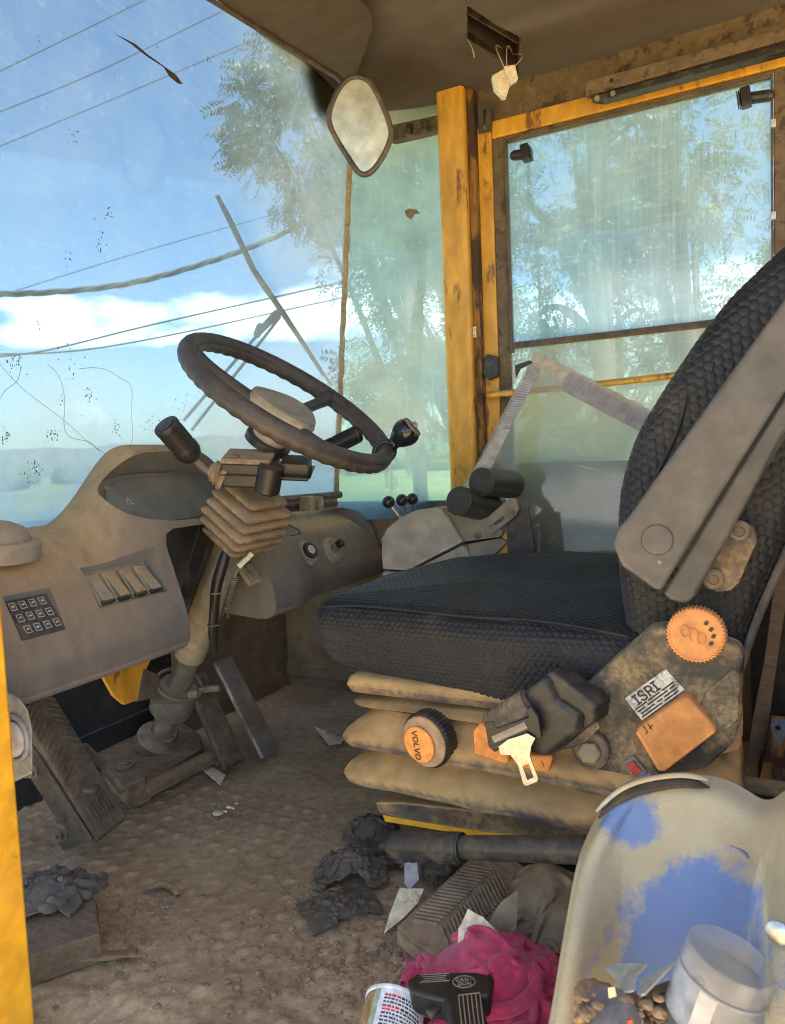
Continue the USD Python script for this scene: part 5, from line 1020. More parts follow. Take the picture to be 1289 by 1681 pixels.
swp = part(sc, 'rocker_bezel', prism(sw, (0, .012, 0), .0015), 'grey_plastic')
swc = A(sw).mean(0); part(swp, 'red_rocker', prism([swc + (q - swc) * .62 - A([0, .0035, 0]) for q in sw], (0, .004, 0), .0012), 'red_plastic')
def gear_knob(parent, name, c, ax, r, h, teeth, m, lab=None):
    return part(parent, name, lathe([(r * .80, -h), (r, -h + .002), (r, -.003), (r * .95, 0), (r * .90, .0005), (r * .89, -.0012), (r * .80, -.0015), (.001, -.0012)], c, ax, teeth * 4, lambda a: 1 + .022 * np.sign(np.sin(a * teeth + .01))), m, 28, label=lab)
kc2 = ys(1142, 1043, YS - .018)
ok = gear_knob(sc, 'recline_knob', kc2, unit([-.04, -1, .04]), .0375, .022, 44, 'orange_plastic', 'round orange knob at the top of the side cover')
part(ok, 'knob_emblem', cat([tube([kc2 + A([x, -.0004, z]) for x, z in s], .0009, 6) for s in ([(-.014 + .0055 * math.cos(a), .004 + .008 * math.sin(a)) for a in np.linspace(.4, 5.6, 16)], [(-.003 + .0055 * math.cos(a), .000 + .009 * math.sin(a)) for a in np.linspace(-.5, 4.4, 16)], [(.007 + .005 * math.cos(a), -.004 + .008 * math.sin(a)) for a in np.linspace(1.2, 6.9, 16)])]), 'orange_plastic')
part(ok, 'knob_arrow', cat([prism([kc2 + A([x0 + dx, -.0006, z0 + dz]) for dx, dz in ((-.003, -.002), (.001, -.004), (.004, .001), (0, .003))], (0, -.0004, 0)) for x0, z0 in ((.013, .018), (.019, .010), (.022, .001), (.019, -.009))]), 'ink', False)
bt = ys(968, 1234, YS - .012)
bs = part(t, 'belt_bolt', lathe([(.027, -.012), (.027, -.002), (.023, .001), (.0225, -.001), (.019, -.001), (.001, -.0012)], bt, (0, -1, 0), 32), 'steel_dusty', label='big dusty bolt that holds the belt buckle')
part(bs, 'bolt_head', lathe([(.0165, 0), (.0165, .007), (.014, .009), (.001, .009)], bt, (0.1, -1, 0), 6), 'hub_plastic', False)
# buckle boot with strap and latch tongue
YB = 1.000
def yb_(x, y, Y=YB): return pY(x, y, Y)
bkl = part(t, 'buckle_boot', prism([yb_(*q) for q in ((860, 1135), (893, 1108), (912, 1150), (952, 1175), (950, 1200), (898, 1243), (868, 1238), (858, 1196), (852, 1160))], (.02, .050, .0), .008, .006), 'black_worn', 40)
part(bkl, 'boot_collar', prism([yb_(*q, YB + .012) for q in ((893, 1105), (908, 1103), (980, 1160), (976, 1188), (955, 1200), (948, 1180), (912, 1150))], (.012, .045, 0), .005, .003), 'black_worn', 40)
part(bkl, 'anchor_tab', prism([yb_(*q, YB + .03) for q in ((915, 1215), (975, 1172), (985, 1195), (960, 1222), (925, 1232))], (0, .03, 0), .003), 'seat_cover_plastic')
part(bkl, 'belt_roll', tube([yb_(806, 1190), yb_(868, 1152)], [.0185, .0195], 28, sq=(1, 1.0)), 'black_paint', 40)
part(bkl, 'belt_turn', cat([tube([lerp(yb_(806, 1190), yb_(868, 1152), s) + (A([.28, 0, .5]) * 0 + (basis(yb_(868, 1152) - yb_(806, 1190))[0] * math.cos(a) + basis(yb_(868, 1152) - yb_(806, 1190))[1] * math.sin(a)) * .0196) for a in np.linspace(0, 6.283, 25)[:-1]], .0008, 5, closed=True) for s in (.12, .3, .48, .66, .84)]), 'rubber')
part(bkl, 'tongue_frame', prism([yb_(*q, YB - .020) for q in ((795, 1186), (808, 1184), (815, 1196), (868, 1178), (862, 1166), (872, 1160), (884, 1178), (890, 1212), (876, 1216), (868, 1200), (826, 1226), (812, 1236), (802, 1226))], (0, .008, 0), .002, .003), 'black_worn', 40)
part(bkl, 'dust_bar', tube([yb_(812, 1212, YB - .014), yb_(866, 1188, YB - .014)], .008, 10), 'hub_plastic')
slot = [yb_(*q, YB - .025) for q in ((858, 1258), (868, 1255), (876, 1276), (866, 1281))]
part(bkl, 'latch_tongue', prism([yb_(*q, YB - .025) for q in ((818, 1226), (834, 1214), (866, 1204), (879, 1212), (872, 1226), (870, 1242), (884, 1278), (882, 1284), (864, 1291), (859, 1288), (850, 1256), (838, 1240), (822, 1240))], (0, .0022, 0), .0006, holes=[slot]), 'steel_bare', 40, label='bare silver latch tongue with a slot')
# weight knob, small orange levers
kc3 = pY(697, 1217, 1.045); kax = unit([-.22, -1, -.06])
wk = part(t, 'weight_knob', lathe([(.036, -.030), (.0455, -.028), (.0460, -.004), (.043, .0), (.040, .001), (.001, .001)], kc3, kax, 240, lambda a: 1 + .018 * np.sign(np.sin(a * 44))), 'black_worn', 28, label='round black ribbed knob with an orange face')
part(wk, 'knob_rim', lathe([(.0425, 0), (.0425, .002), (.040, .003), (.001, .003)], kc3, kax, 48), 'frosted_disc')
fc = kc3 + kax * .0034 + A([-.0065, 0, -.0045])
part(wk, 'knob_face', lathe([(.0300, 0), (.0300, .0022), (.0285, .003), (.001, .003)], fc, kax, 40), 'bright_orange')
kz = unit(A([.10, 0, -1]) - kax * np.dot([.10, 0, -1], kax)); kx_ = np.cross(kz, kax)
part(wk, 'maker_name', text_at('VOLVO', .0105, fc + kax * .0031 + A([-.0042, 0, -.001]), kz, kax, .0003, True), 'ink', False)
part(wk, 'unit_mark', text_at('KG', .0075, fc + kax * .0031 + A([.0125, 0, .002]), kz, kax, .0003), 'ink', False)
for s_, u_, v_, rot in (('60', .014, .024, .9), ('90', .029, .013, .35)):
    part(wk, 'scale_number', text_at(s_, .0062, kc3 + kax * .0032 + A([u_, 0, v_]), unit(kz + A([rot, 0, 0])), kax, .0003), 'black_worn', False)
for q in (((776, 1200), (786, 1188), (792, 1186), (836, 1236), (836, 1250), (828, 1254), (778, 1238)), ((848, 1240), (905, 1240), (908, 1244), (902, 1268), (896, 1270), (846, 1258))):
    lv = part(t, 'height_lever', prism([pY(x, y, 1.050) for x, y in q], (0, .020, 0), .004, .002), 'bright_orange', label='small orange lever under the belt buckle')
    q0 = A([pY(x, y, 1.0495) for x, y in q]).mean(0); part(lv, 'lever_mark', tube([q0 + A([.004, 0, .004]), q0 + A([.009, 0, -.001]), q0 + A([.006, 0, -.004])], .0006, 5), 'ink')
# suspension: top plate, bellows folds, base plate
def fold(z0, z1, x0, x1, y0, y1, sl=0.0, tilt=0.0, n=11):
    """One fold of the bellows: a flattened ring bulging outwards between two creases."""
    s = []
    for k in range(n):
        a = math.pi * k / (n - 1); f = .5 - .5 * math.cos(a); o = math.sin(math.pi * f ** .62) ** 1.25
        P = sg.box(x0 + .045 * (1 - o), y0 + .055 * (1 - o), x1 - .03 * (1 - o), y1 - .03 * (1 - o)).buffer(-.05).buffer(.05, quad_segs=10).segmentize(.02)
        q = A(P.exterior.coords)[:-1]; zz_ = z0 + (z1 - z0) * f
        s.append(np.stack([q[:, 0], q[:, 1], zz_ + tilt * (q[:, 0] + .62)], 1))
    return s
def bellow(z0, z1, x0, x1, y0, y1, tilt=0.0):
    ss_ = fold(z0, z1, x0, x1, y0, y1, tilt=tilt); m_ = len(ss_[0]); ss_ = [q if len(q) == m_ else A([q[int(i * len(q) / m_)] for i in range(m_)]) for q in ss_]
    return wobble(wobble(fine(loft(ss_), .018), .009, 5, 3), .0026, 22, 4)
part(t, 'top_plate', box((-.672, 1.095, .306), (-.03, 1.52, .340), .0165), 'bellows_rubber')
for z0, z1, x0, y0, tl in ((.282, .306, -.668, 1.085, 0), (.212, .284, -.675, 1.050, -.01), (.150, .216, -.672, 1.045, -.01)):
    part(t, 'bellows_fold', bellow(z0, z1, x0, -.03, y0, 1.56, tl), 'bellows_rubber', 60)
part(t, 'bellows_core', box((-.56, 1.13, .10), (-.05, 1.5, .34), .02), 'bellows_rubber')
part(t, 'skirt', prism([pY(x, y, 1.075) for x, y in ((615, 1318), (660, 1318), (980, 1352), (980, 1380), (800, 1368), (656, 1345), (622, 1335))], (0, .45, 0), .004), 'bellows_rubber')
part(t, 'base_edge', prism([pY(x, y, 1.078) for x, y in ((628, 1338), (660, 1344), (860, 1371), (960, 1384), (960, 1396), (800, 1376), (632, 1349))], (0, .42, 0), .001), 'yellow_post')
part(t, 'pedestal', box((-.50, 1.16, .0), (-.06, 1.50, .135), .006), 'cavity_shade')

# ------------------------------------------------------------------ far control console
def cyp(x, y, Y): return pY(x, y, Y)
t = thing('control_console', 'grey box console beyond the seat with dark hand pads and ball levers', 'console', cyp(720, 900, 1.66))
YCN = 1.62
body = [cyp(*q, YCN) for q in ((627, 1010), (625, 885), (634, 868), (655, 850), (680, 838), (712, 833), (728, 838), (740, 855), (762, 890), (658, 945), (658, 1010))]
up_ = [cyp(*q, YCN) for q in ((627, 935), (625, 885), (634, 868), (655, 850), (680, 838), (712, 833), (724, 836), (738, 852), (760, 889), (668, 937))]
dn_ = [cyp(*q, YCN + .003) for q in ((627, 1010), (627, 938), (669, 940), (760, 894), (776, 920), (800, 1010))]
part(t, 'upper_shell', prism(up_, (.03, .20, 0), .006), 'console_grey')
part(t, 'lower_shell', prism(dn_, (.03, .20, 0), .006), 'console_grey')
part(t, 'brown_face', prism([cyp(*q, YCN + .012) for q in ((722, 838), (800, 850), (825, 872), (820, 882), (765, 889))], (.02, .16, 0), .003), 'door_panel')
part(t, 'brown_face', prism([cyp(*q, YCN + .012) for q in ((768, 893), (818, 884), (832, 890), (806, 915), (775, 920))], (.02, .12, 0), .003), 'door_panel')
part(t, 'shell_screw', lathe([(.009, 0), (.009, .002), (.001, .003)], cyp(784, 879, YCN + .010), (0, -1, .1), 18), 'steel_dusty')
for k, (x, y, fx, fy, r) in enumerate(((638, 824, 662, 856, .0145), (660, 821, 674, 850, .0145), (677, 819, 683, 848, .0140))):
    Yk = 1.66 + .05 * k; c = cyp(x, y, Yk); f_ = cyp(fx, fy, Yk + .02)
    lv = part(t, 'lever_rod', tube([f_ + (f_ - c) * .5, c], .0052, 10), 'steel_bare')
    part(lv, 'ball_knob', ico(c, r * 1.12, 4), 'black_glossy', True)
for k, (a, b, r) in enumerate((((752, 822), (812, 838), .0340), ((789, 791), (846, 797), .0340))):
    p = pD(*a, 1.66 + .02 * k); q = pD(*b, 1.70 + .02 * k)
    d_ = unit(q - p + FWD * .02); h_ = part(t, 'hand_pad', lathe([(r - .003, 0), (r, .003), (r, .152), (r - .003, .155)], pD(a[0], a[1], 1.66 + .02 * k), unit(unit(ray(*a)) * .83 + RGT * .54 - UPV * (.13 if k == 0 else .05)), 48), 'dark_tube')
    part(h_, 'pad_cap', lathe([(r - .004, 0), (r - .004, .0016), (.001, .0018)], pD(a[0], a[1], 1.66 + .02 * k), -unit(unit(ray(*a)) * .83 + RGT * .54 - UPV * (.13 if k == 0 else .05)), 48), 'dark_tube')
slp = [cyp(*q, YCN + .005) for q in ((791, 858), (836, 818), (846, 818), (852, 836), (845, 848), (806, 878), (797, 874))]
slh = [cyp(*q, YCN + .005) for q in ((803, 864), (826, 847), (829, 852), (806, 868))]
sp_ = part(t, 'slotted_arm', prism(slp, (0, .010, 0), .001, holes=[slh]), 'door_panel')
part(sp_, 'arm_bolt', lathe([(.010, 0), (.010, .004), (.006, .006), (.001, .006)], cyp(838, 842, YCN + .004), (0, -1, 0), 20), 'steel_dusty')
part(t, 'dark_plate', prism([cyp(*q, YCN + .02) for q in ((828, 846), (862, 828), (866, 832), (880, 915), (880, 1000), (836, 1000), (833, 880))], (0, .012, 0), .001), 'black_paint')
part(t, 'yellow_stay', prism([cyp(*q, YCN + .03) for q in ((832, 868), (836, 1000), (800, 1000), (806, 915))], (0, .01, 0), .001), 'yellow_paint')
# loose pane with tape
t = thing('loose_window_glass', 'loose dirty glass pane edged with grey duct tape, leaning against the side door', 'pane', cyp(900, 905, 1.82))
lp0, lp1, lp2 = cyp(880, 575, 1.86), cyp(1120, 700, 1.84), cyp(735, 850, 1.80); LN = unit(np.cross(lp1 - lp0, lp2 - lp0)); LN = LN if LN[1] < 0 else -LN
def lp(x, y, o=0.0): return pP(x, y, lp0, LN) + LN * o
part(t, 'glass_sheet', prism([lp(*q) for q in ((880, 575), (1150, 716), (1150, 915), (1040, 980), (740, 980), (735, 850), (752, 818))], -LN * .004), 'loose_glass', False)
def tape(name, q, m, seed, n=60, k=14, wr=.0016):
    a, b, c, d = [lp(*p) for p in q]; u, v_ = np.meshgrid(np.linspace(0, 1, n), np.linspace(0, 1, k), indexing='ij')
    g = (a * ((1 - u) * (1 - v_))[..., None] + b * (u * (1 - v_))[..., None] + c * (u * v_)[..., None] + d * ((1 - u) * v_)[..., None])
    h = wr * (np.sin(u * n * 1.05 + 3 * fbm(np.stack([u * 3, v_ * 2, u * 0 + seed], -1), 2, seed) + v_ * 1.5) * .5 + .5) * fbm(np.stack([u * 8, v_ * 3, u * 0 + seed], -1), 3, seed + 3) * 1.6 + .0012
    part(t, name, sheet(g + LN * h[..., None], .0006 if True else 0), m, True)
tape('duct_tape', ((874, 590), (818, 706), (838, 702), (892, 602)), 'duct_tape', 2, 160)
tape('duct_tape', ((936, 610), (1090, 692), (1075, 722), (921, 640)), 'duct_tape', 5, 220)
tape('old_tape', ((880, 575), (940, 607), (925, 628), (872, 598)), 'tape_clear', 6, 40, wr=.0008)
tape('old_tape', ((940, 607), (1095, 688), (1088, 696), (934, 614)), 'tape_clear', 8, 60, wr=.0006)
tape('old_tape', ((818, 706), (748, 820), (792, 800), (838, 704)), 'tape_clear', 9, 60, wr=.0014)
part(t, 'tape_fold', prism([lp(x, y, .003) for x, y in ((846, 600), (870, 592), (876, 596), (856, 606), (848, 622))], LN * .001), 'ink', False)
for q in (((888, 714), (920, 724), (945, 738), (962, 752)), ((948, 764), (990, 775), (1018, 787)), ((902, 892), (912, 878))): part(t, 'scratch', tube(smooth_path([lp(x, y, .0012) for x, y in q], 14), .0007, 5), 'label_print')
# ------------------------------------------------------------------ hand lever, near plastic bin and what lies in it
t = thing('hand_brake_lever', 'black finger grip lever lying across the floor before the seat', 'lever', pY(960, 1395, .97))
def hb(x, y, Y): return pY(x, y, Y)
h0, h1, h2 = hb(640, 1388, .960), hb(758, 1391, .950), hb(1000, 1396, .930)
part(t, 'lever_tube', tube([lerp(h0, h1, .6), h1, h2], [.0165, .0165, .019], 24), 'black_worn')
gd_ = unit(h1 - h0); gx = unit(np.cross(gd_, [0, 0, 1.])); gz = np.cross(gx, gd_); GL = np.linalg.norm(h1 - h0); secs = []
for k in range(80):
    s = k / 79; r = .0215 * (math.sqrt(max(0.0, 1 - (1 - min(s / .16, 1)) ** 2)) if s < .16 else 1) * (1 if s < .96 else 1 - .15 * (s - .96) / .04); r = max(r, .001); q = []
    for j in range(24):
        b = 2 * math.pi * j / 24; rr = r * (1 + (.12 * math.cos(s * 2 * math.pi * 5.3 + .6) * max(0, -math.sin(b)) ** 1.5 if .2 < s < .95 else 0)) * (1 - .10 * max(0, -math.sin(b)) * (s < .3))
        q.append(h0 - gd_ * .006 + gd_ * (GL + .006) * s + gx * rr * math.cos(b) + gz * rr * math.sin(b))
    secs.append(q)
part(t, 'finger_grip', loft(secs), 'black_worn', True)
part(t, 'grip_collar', tube([h1 + (gx * math.cos(a) + gz * math.sin(a)) * .019 for a in np.linspace(0, 6.283, 29)[:-1]], .0025, 8, closed=True), 'black_worn')
part(t, 'grip_button', hull([h0 - gd_ * .004, h0 - gd_ * .012], .007), 'black_worn')

BX0, BX1 = -.205, .055
def bin_y(x, z):
    """Depth of the bin's moulded face: a leather-grained back with a rounded dome, ribs at both sides, a pocket below."""
    xl = np.interp(z, [0, .10, .20, .26, .30, .345, .366], [-.235, -.226, -.205, -.190, -.172, -.125, -.070])
    xr_ = np.full_like(z, .055)
    return xl, xr_
usdkit.material(stage, '/World/Looks/bin_plastic', {
    'geo': ('geometry', {}), 'n1': ('noise_texture', {'scale': 9.0, 'detail': 7.0}), 'rd': ('rgb_ramp', {'ramp': [(0.3, (0.37, 0.305, 0.185)), (0.55, (0.44, 0.37, 0.235)), (0.75, (0.36, 0.27, 0.15))]}),
    'pos': ('vector_math', {'math_type': 'subtract', 'vector2': (-.075, .80, .215)}), 'rot': ('vector_rotate', {'rotate_type': 'y_axis', 'angle': 0.55}), 'sc': ('vector_math', {'math_type': 'multiply', 'vector2': (1 / .088, 0.0, 1 / .040)}), 'len': ('vector_math', {'math_type': 'length'}),
    'pos2': ('vector_math', {'math_type': 'subtract', 'vector2': (-.135, .80, .285)}), 'sc2': ('vector_math', {'math_type': 'multiply', 'vector2': (1 / .036, 0.0, 1 / .030)}), 'len2': ('vector_math', {'math_type': 'length'}), 'l2b': ('math', {'math_type': 'add', 'value2': 0.12}),
    'pos3': ('vector_math', {'math_type': 'subtract', 'vector2': (-.115, .80, .170)}), 'sc3': ('vector_math', {'math_type': 'multiply', 'vector2': (1 / .030, 0.0, 1 / .060)}), 'len3': ('vector_math', {'math_type': 'length'}),
    'mn': ('math', {'math_type': 'minimum'}), 'mn2': ('math', {'math_type': 'minimum'}),
    'nz': ('noise_texture', {'scale': 17.0, 'detail': 12.0, 'roughness': 0.72}), 'ad': ('math', {'math_type': 'multiply_add', 'value2': 3.0}),
    'rm': ('map_range', {'from_min': 2.66, 'from_max': 2.20, 'to_min': 0.0, 'to_max': 0.84, 'clamp': True}), 'mx': ('mix', {'color2': (0.085, 0.180, 0.42)}),
    'vor': ('voronoi_texture', {'scale': 210.0, 'feature': 'distance_to_edge'}), 'nb': ('noise_texture', {'scale': 420.0, 'detail': 3.0}), 'vmin': ('math', {'math_type': 'minimum', 'value2': 0.25}), 'ha': ('math', {'math_type': 'multiply_add', 'value2': 0.35}),
    'bp': ('bump', {'strength': 0.55, 'distance': 0.0018}), 'p': ('principled_bsdf', {'roughness': 0.6, 'specular_ior_level': 0.4})},
    [('geo.position', 'n1.vector'), ('n1.fac', 'rd.fac'), ('geo.position', 'pos.vector1'), ('pos.vector', 'rot.vector'), ('rot.vector', 'sc.vector1'), ('sc.vector', 'len.vector1'),
     ('geo.position', 'pos2.vector1'), ('pos2.vector', 'sc2.vector1'), ('sc2.vector', 'len2.vector1'), ('len2.value', 'l2b.value1'), ('geo.position', 'pos3.vector1'), ('pos3.vector', 'sc3.vector1'), ('sc3.vector', 'len3.vector1'),
     ('len.value', 'mn.value1'), ('l2b.value', 'mn.value2'), ('mn.value', 'mn2.value1'), ('len3.value', 'mn2.value2'),
     ('geo.position', 'nz.vector'), ('nz.fac', 'ad.value1'), ('mn2.value', 'ad.value3'), ('ad.value', 'rm.value'), ('rm.result', 'mx.fac'), ('rd.color', 'mx.color1'), ('mx.color', 'p.base_color'),
     ('geo.position', 'vor.vector'), ('geo.position', 'nb.vector'), ('vor.distance', 'vmin.value1'), ('nb.fac', 'ha.value1'), ('vmin.value', 'ha.value3'), ('ha.value', 'bp.height'), ('bp.normal', 'p.normal')], surface='p.BSDF')
t = thing('storage_bin', 'beige moulded plastic bin with smeared blue paint in the near corner', 'bin', (-.08, .80, 0))
ns, nt = 150, 150
S, T = np.meshgrid(np.linspace(0, 1, ns), np.linspace(0, 1, nt), indexing='ij')
# outline of the bin's face, read on the plane Y = .80
lft = smooth_path([tuple(pY(x, y, Y)) for x, y, Y in ((880, 1800, .70), (903, 1690, .72), (918, 1600, .75), (935, 1500, .79), (950, 1430, .83), (975, 1370, .86), (1010, 1322, .875), (1060, 1293, .88))], nt)
top_pts = [pY(x, y, Y) for x, y, Y in ((1060, 1293, .88), (1100, 1280, .88), (1150, 1276, .88), (1205, 1290, .875), (1248, 1316, .865), (1275, 1318, .85), (1300, 1300, .83), (1340, 1290, .80))]
rgt = smooth_path([tuple(pY(x, y, Y)) for x, y, Y in ((1345, 1830, .64), (1345, 1700, .66), (1345, 1560, .70), (1345, 1420, .76), (1345, 1290, .80))], nt)
bot = [pY(x, y, Y) for x, y, Y in ((880, 1800, .70), (1000, 1815, .68), (1120, 1825, .67), (1240, 1830, .65), (1345, 1830, .64))]
top = smooth_path(top_pts, ns); bot = smooth_path(bot, ns)
s3, t3 = S[..., None], T[..., None]
g = (1 - s3) * lft[None] + s3 * rgt[None] + (1 - t3) * bot[:, None] + t3 * top[:, None] - ((1 - s3) * (1 - t3) * bot[0] + s3 * (1 - t3) * bot[-1] + (1 - s3) * t3 * top[0] + s3 * t3 * top[-1])
# moulding: a rolled rib down the left, the back hollowed below into a pocket, a wall at the right
hollow = sstep(.05, .20, S) * sstep(.79, .735, S)
depth = hollow * (sstep(.80, .05, T) * .085 + sstep(.98, .40, T) * .022)
roll_l = -.020 * np.exp(-((S - .045) / .045) ** 2) * sstep(1.0, .7, T); roll_r = -.030 * sstep(.77, .84, S) * sstep(1.0, .55, T)
dome = .024 * (sstep(.88, 1.0, T) ** 2 + sstep(.05, 0, S) ** 1.5 * 1.4)
g[..., 1] += depth + roll_l + roll_r + dome
g[..., 2] -= .010 * sstep(.88, 1.0, T) ** 2
part(t, 'bin_shell', sheet(g, -.006), 'bin_plastic', True)
# top lip, and a dark tube drawn for the shaded slot beneath it
lipc = [pY(x, y, Y) for x, y, Y in ((982, 1342, .868), (1010, 1315, .862), (1045, 1296, .858), (1090, 1286, .856), (1130, 1284, .858), (1165, 1291, .866))]
slp_ = smooth_path(lipc, 40)
part(t, 'slot_shade', tube(slp_ + A([0, .004, -.003]), np.interp(np.linspace(0, 1, 40), [0, .08, .5, .9, 1], [.001, .005, .0068, .005, .001]), 10, sq=(1, 1)), 'cavity_shade', True)  # solid near-black tube that paints the shade inside the slot
part(t, 'rim_lip', tube(slp_ + A([-.002, .003, .0062]), np.interp(np.linspace(0, 1, 40), [0, .1, .9, 1], [.0015, .0030, .0030, .0015]), 10), 'bin_plastic', True)
part(t, 'bin_floor', box((-.20, .62, .055), (.08, .88, .065)), 'bin_plastic')
part(t, 'rim_screw', lathe([(.010, 0), (.010, .003), (.006, .005), (.001, .005)], pY(1278, 1530, .695), (-.2, -1, .2), 20), 'steel_bare')
part(t, 'paint_drip', cat([tube(smooth_path([pY(x, y, .775 - .00025 * (y - 1380)) for x, y in q], 12), [.0008, .0010, .0012, .0015, .0018, .002, .0024, .0028, .003, .003, .0024, .001], 8, sq=(1, .5)) for q in (((1198, 1388), (1212, 1394), (1222, 1400), (1230, 1410)),)]), 'blue_paint')
# tub in the bin
tb = pD(1182, 1618, .650); tax = unit(UPV + RGT * .27 - FWD * .16); tx, ty, _ = basis(tax, (0, 1, 0))
t = thing('plastic_tub', 'clear scratched plastic tub with a lid lying in the beige bin', 'tub', tb)
part(t, 'tub_body', lathe([(.0360, -.036), (.0375, -.034), (.0385, .010), (.0365, .010), (.0355, -.032), (.001, -.033)], tb, tax, 56), 'clear_tub', 40)
part(t, 'tub_lid', lathe([(.0392, .008), (.0402, .010), (.0396, .0115), (.0378, .0115), (.0372, .030), (.0360, .032), (.001, .0322)], tb, tax, 56), 'clear_lid', 40)
part(t, 'paper_strip', loft([[tb + tax * h + (tx * math.cos(a) + ty * math.sin(a)) * (.0368 + dr) for a in np.linspace(-2.05, -1.65, 12)] + [tb + tax * h + (tx * math.cos(a) + ty * math.sin(a)) * (.0362 + dr) for a in np.linspace(-1.65, -2.05, 12)] for h, dr in ((-.032, 0), (.008, .0012))]), 'label_print')
# scraps in the bin
def flake(name, px, Y, lab, mat_, catg, th=.002, bend=.006, seed=0):
    P = [pY(x, y, Y + dy) for x, y, dy in px]; m = fine(prism_warp(P, th), .008); m.vertices = m.vertices + ((fbm(m.vertices * 28, 3, seed) - .5) * bend * 2)[:, None] * unit(-ray(*px[0][:2])); solo(name, m, mat_, lab, catg, 40, group='sheet scraps lying in the beige bin')
def prism_warp(P, th):
    n = unit(np.cross(P[1] - P[0], P[-1] - P[0])); n = n if np.dot(n, FWD) > 0 else -n; c = A(P).mean(0)
    Q = [p - n * np.dot(p - c, n) for p in P]; return prism(Q, n * th)
flake('sheet_scrap', ((990, 1586, .04), (1015, 1580, .04), (1064, 1584, .03), (1052, 1612, .02), (1042, 1630, .0), (1026, 1634, .0), (1010, 1605, .02)), .660, 'pale green grey torn sheet scrap lying highest in the bin, left of the tub', 'silver_scrap', 'scrap', seed=2)
flake('sheet_scrap', ((1050, 1612, .01), (1112, 1574, .03), (1120, 1590, .03), (1060, 1634, -.01), (1052, 1632, -.01)), .655, 'narrow grey strip of scrap running up to the tub', 'silver_scrap', 'scrap', seed=4)
flake('sheet_scrap', ((1054, 1642, .03), (1075, 1632, .03), (1150, 1652, .03), (1158, 1690, .0), (1062, 1700, .0)), .66, 'broad bent grey scrap below the tub at the photo edge', 'silver_scrap', 'scrap', .003, .008, 6)
jm = pD(1005, 1684, .67)
t = thing('round_motor', 'dirty round metal motor half with a tab at the bottom of the bin', 'motor', jm)
part(t, 'motor_can', wobble(fine(lathe([(.004, -.022), (.022, -.022), (.027, -.016), (.028, .012), (.024, .020), (.010, .023), (.001, .023)], jm, unit(A([-.25, -.35, .9])), 36), .006), .0009, 90, 2), 'junk_metal', 40)
part(t, 'motor_band', lathe([(.0282, -.002), (.0290, 0), (.0282, .003)], jm, unit(A([-.25, -.35, .9])), 36), 'silver_scrap')
part(t, 'tab', prism([pD(x, y, .655) for x, y in ((998, 1622), (1010, 1620), (1013, 1636), (1000, 1640))], FWD * .0015, .0004), 'steel_bare')
part(t, 'red_tag', prism([pD(x, y, .632) for x, y in ((1030, 1676), (1038, 1674), (1042, 1690), (1032, 1690))], FWD * .002), 'red_plastic')
jb = pD(975, 1642, .71)
solo('rubber_clod', wobble(ico(jb, .020, 4, (1, 1, .9)), .007, 60, 5), 'soil', 'dark crumbly clod in the left corner of the bin behind the motor', 'clod', 60)
solo('brown_tube', tube(smooth_path([pD(1060, 1640, .69), pD(1100, 1622, .70), pD(1150, 1612, .72)], 10), .006, 10), 'brown_steel', 'thin brown tube end under the tub in the bin', 'tube')

rg = np.random.default_rng(15); rb = []
for k in range(170):
    p = pD(rg.uniform(955, 1120), rg.uniform(1632, 1690), rg.uniform(.66, .73)); r = rg.uniform(.0015, .0055) if k % 9 else .009
    rb.append(wobble(ico(p, r, 1 if r < .006 else 2, (rg.uniform(.6, 1.6), rg.uniform(.6, 1.4), rg.uniform(.4, .9))), r * .6, 190, k % 12))
solo('bin_rubble', cat(rb), 'soil', 'brown dirt and rubble heaped in the bottom of the beige bin', 'rubble', False, kind='stuff')
# ------------------------------------------------------------------ behind the seat
solo('flat_bar', fine(prism([pY(x, y, 1.50) for x, y in ((1292, 925), (1276, 935), (1268, 985), (1255, 1085), (1236, 1180), (1222, 1282), (1246, 1284), (1262, 1190), (1280, 1060), (1292, 985))], (0, .012, 0), .002), .03), 'wood_stick', 'brown flat bar standing upright in the dark behind the seat', 'bar', 40)
t = thing('paint_chipped_bracket', 'yellow bracket with a flake of blue paint behind the seat', 'bracket', pY(1275, 1215, 1.45))
part(t, 'bracket_plate', prism([pY(x, y, 1.45) for x, y in ((1266, 1176), (1330, 1180), (1330, 1260), (1254, 1258))], (0, .006, 0), .001, holes=[[pY(1277 + 5 * math.cos(a), 1195 + 4 * math.sin(a), 1.45) for a in np.linspace(0, 6.283, 17)[:-1]]]), 'rusty_yellow')
part(t, 'blue_flake', prism([pY(x, y, 1.4485) for x, y in ((1270, 1180), (1330, 1184), (1330, 1210), (1290, 1208), (1281, 1226), (1270, 1208), (1265, 1190))], (0, .001, 0), holes=[[pY(1277 + 6 * math.cos(a), 1195 + 5 * math.sin(a), 1.4485) for a in np.linspace(0, 6.283, 17)[:-1]]]), 'blue_paint', False)
part(t, 'bracket_foot', prism([pY(x, y, 1.40) for x, y in ((1252, 1262), (1330, 1264), (1330, 1290), (1244, 1288))], (0, .08, .004), .001), 'rusty_yellow')
solo('grey_pipe', tube([pY(1212, 1285, 1.30), pY(1255, 1292, 1.28), pY(1330, 1302, 1.25)], .013, 16), 'steel_dusty', 'short grey pipe lying behind the beige bin', 'pipe')
setting('shade_backing', box((-.02, 1.60, 0), (.40, 1.62, .55), .004), 'cavity_shade')  # near-black sheet with the shade behind the seat put into its colour

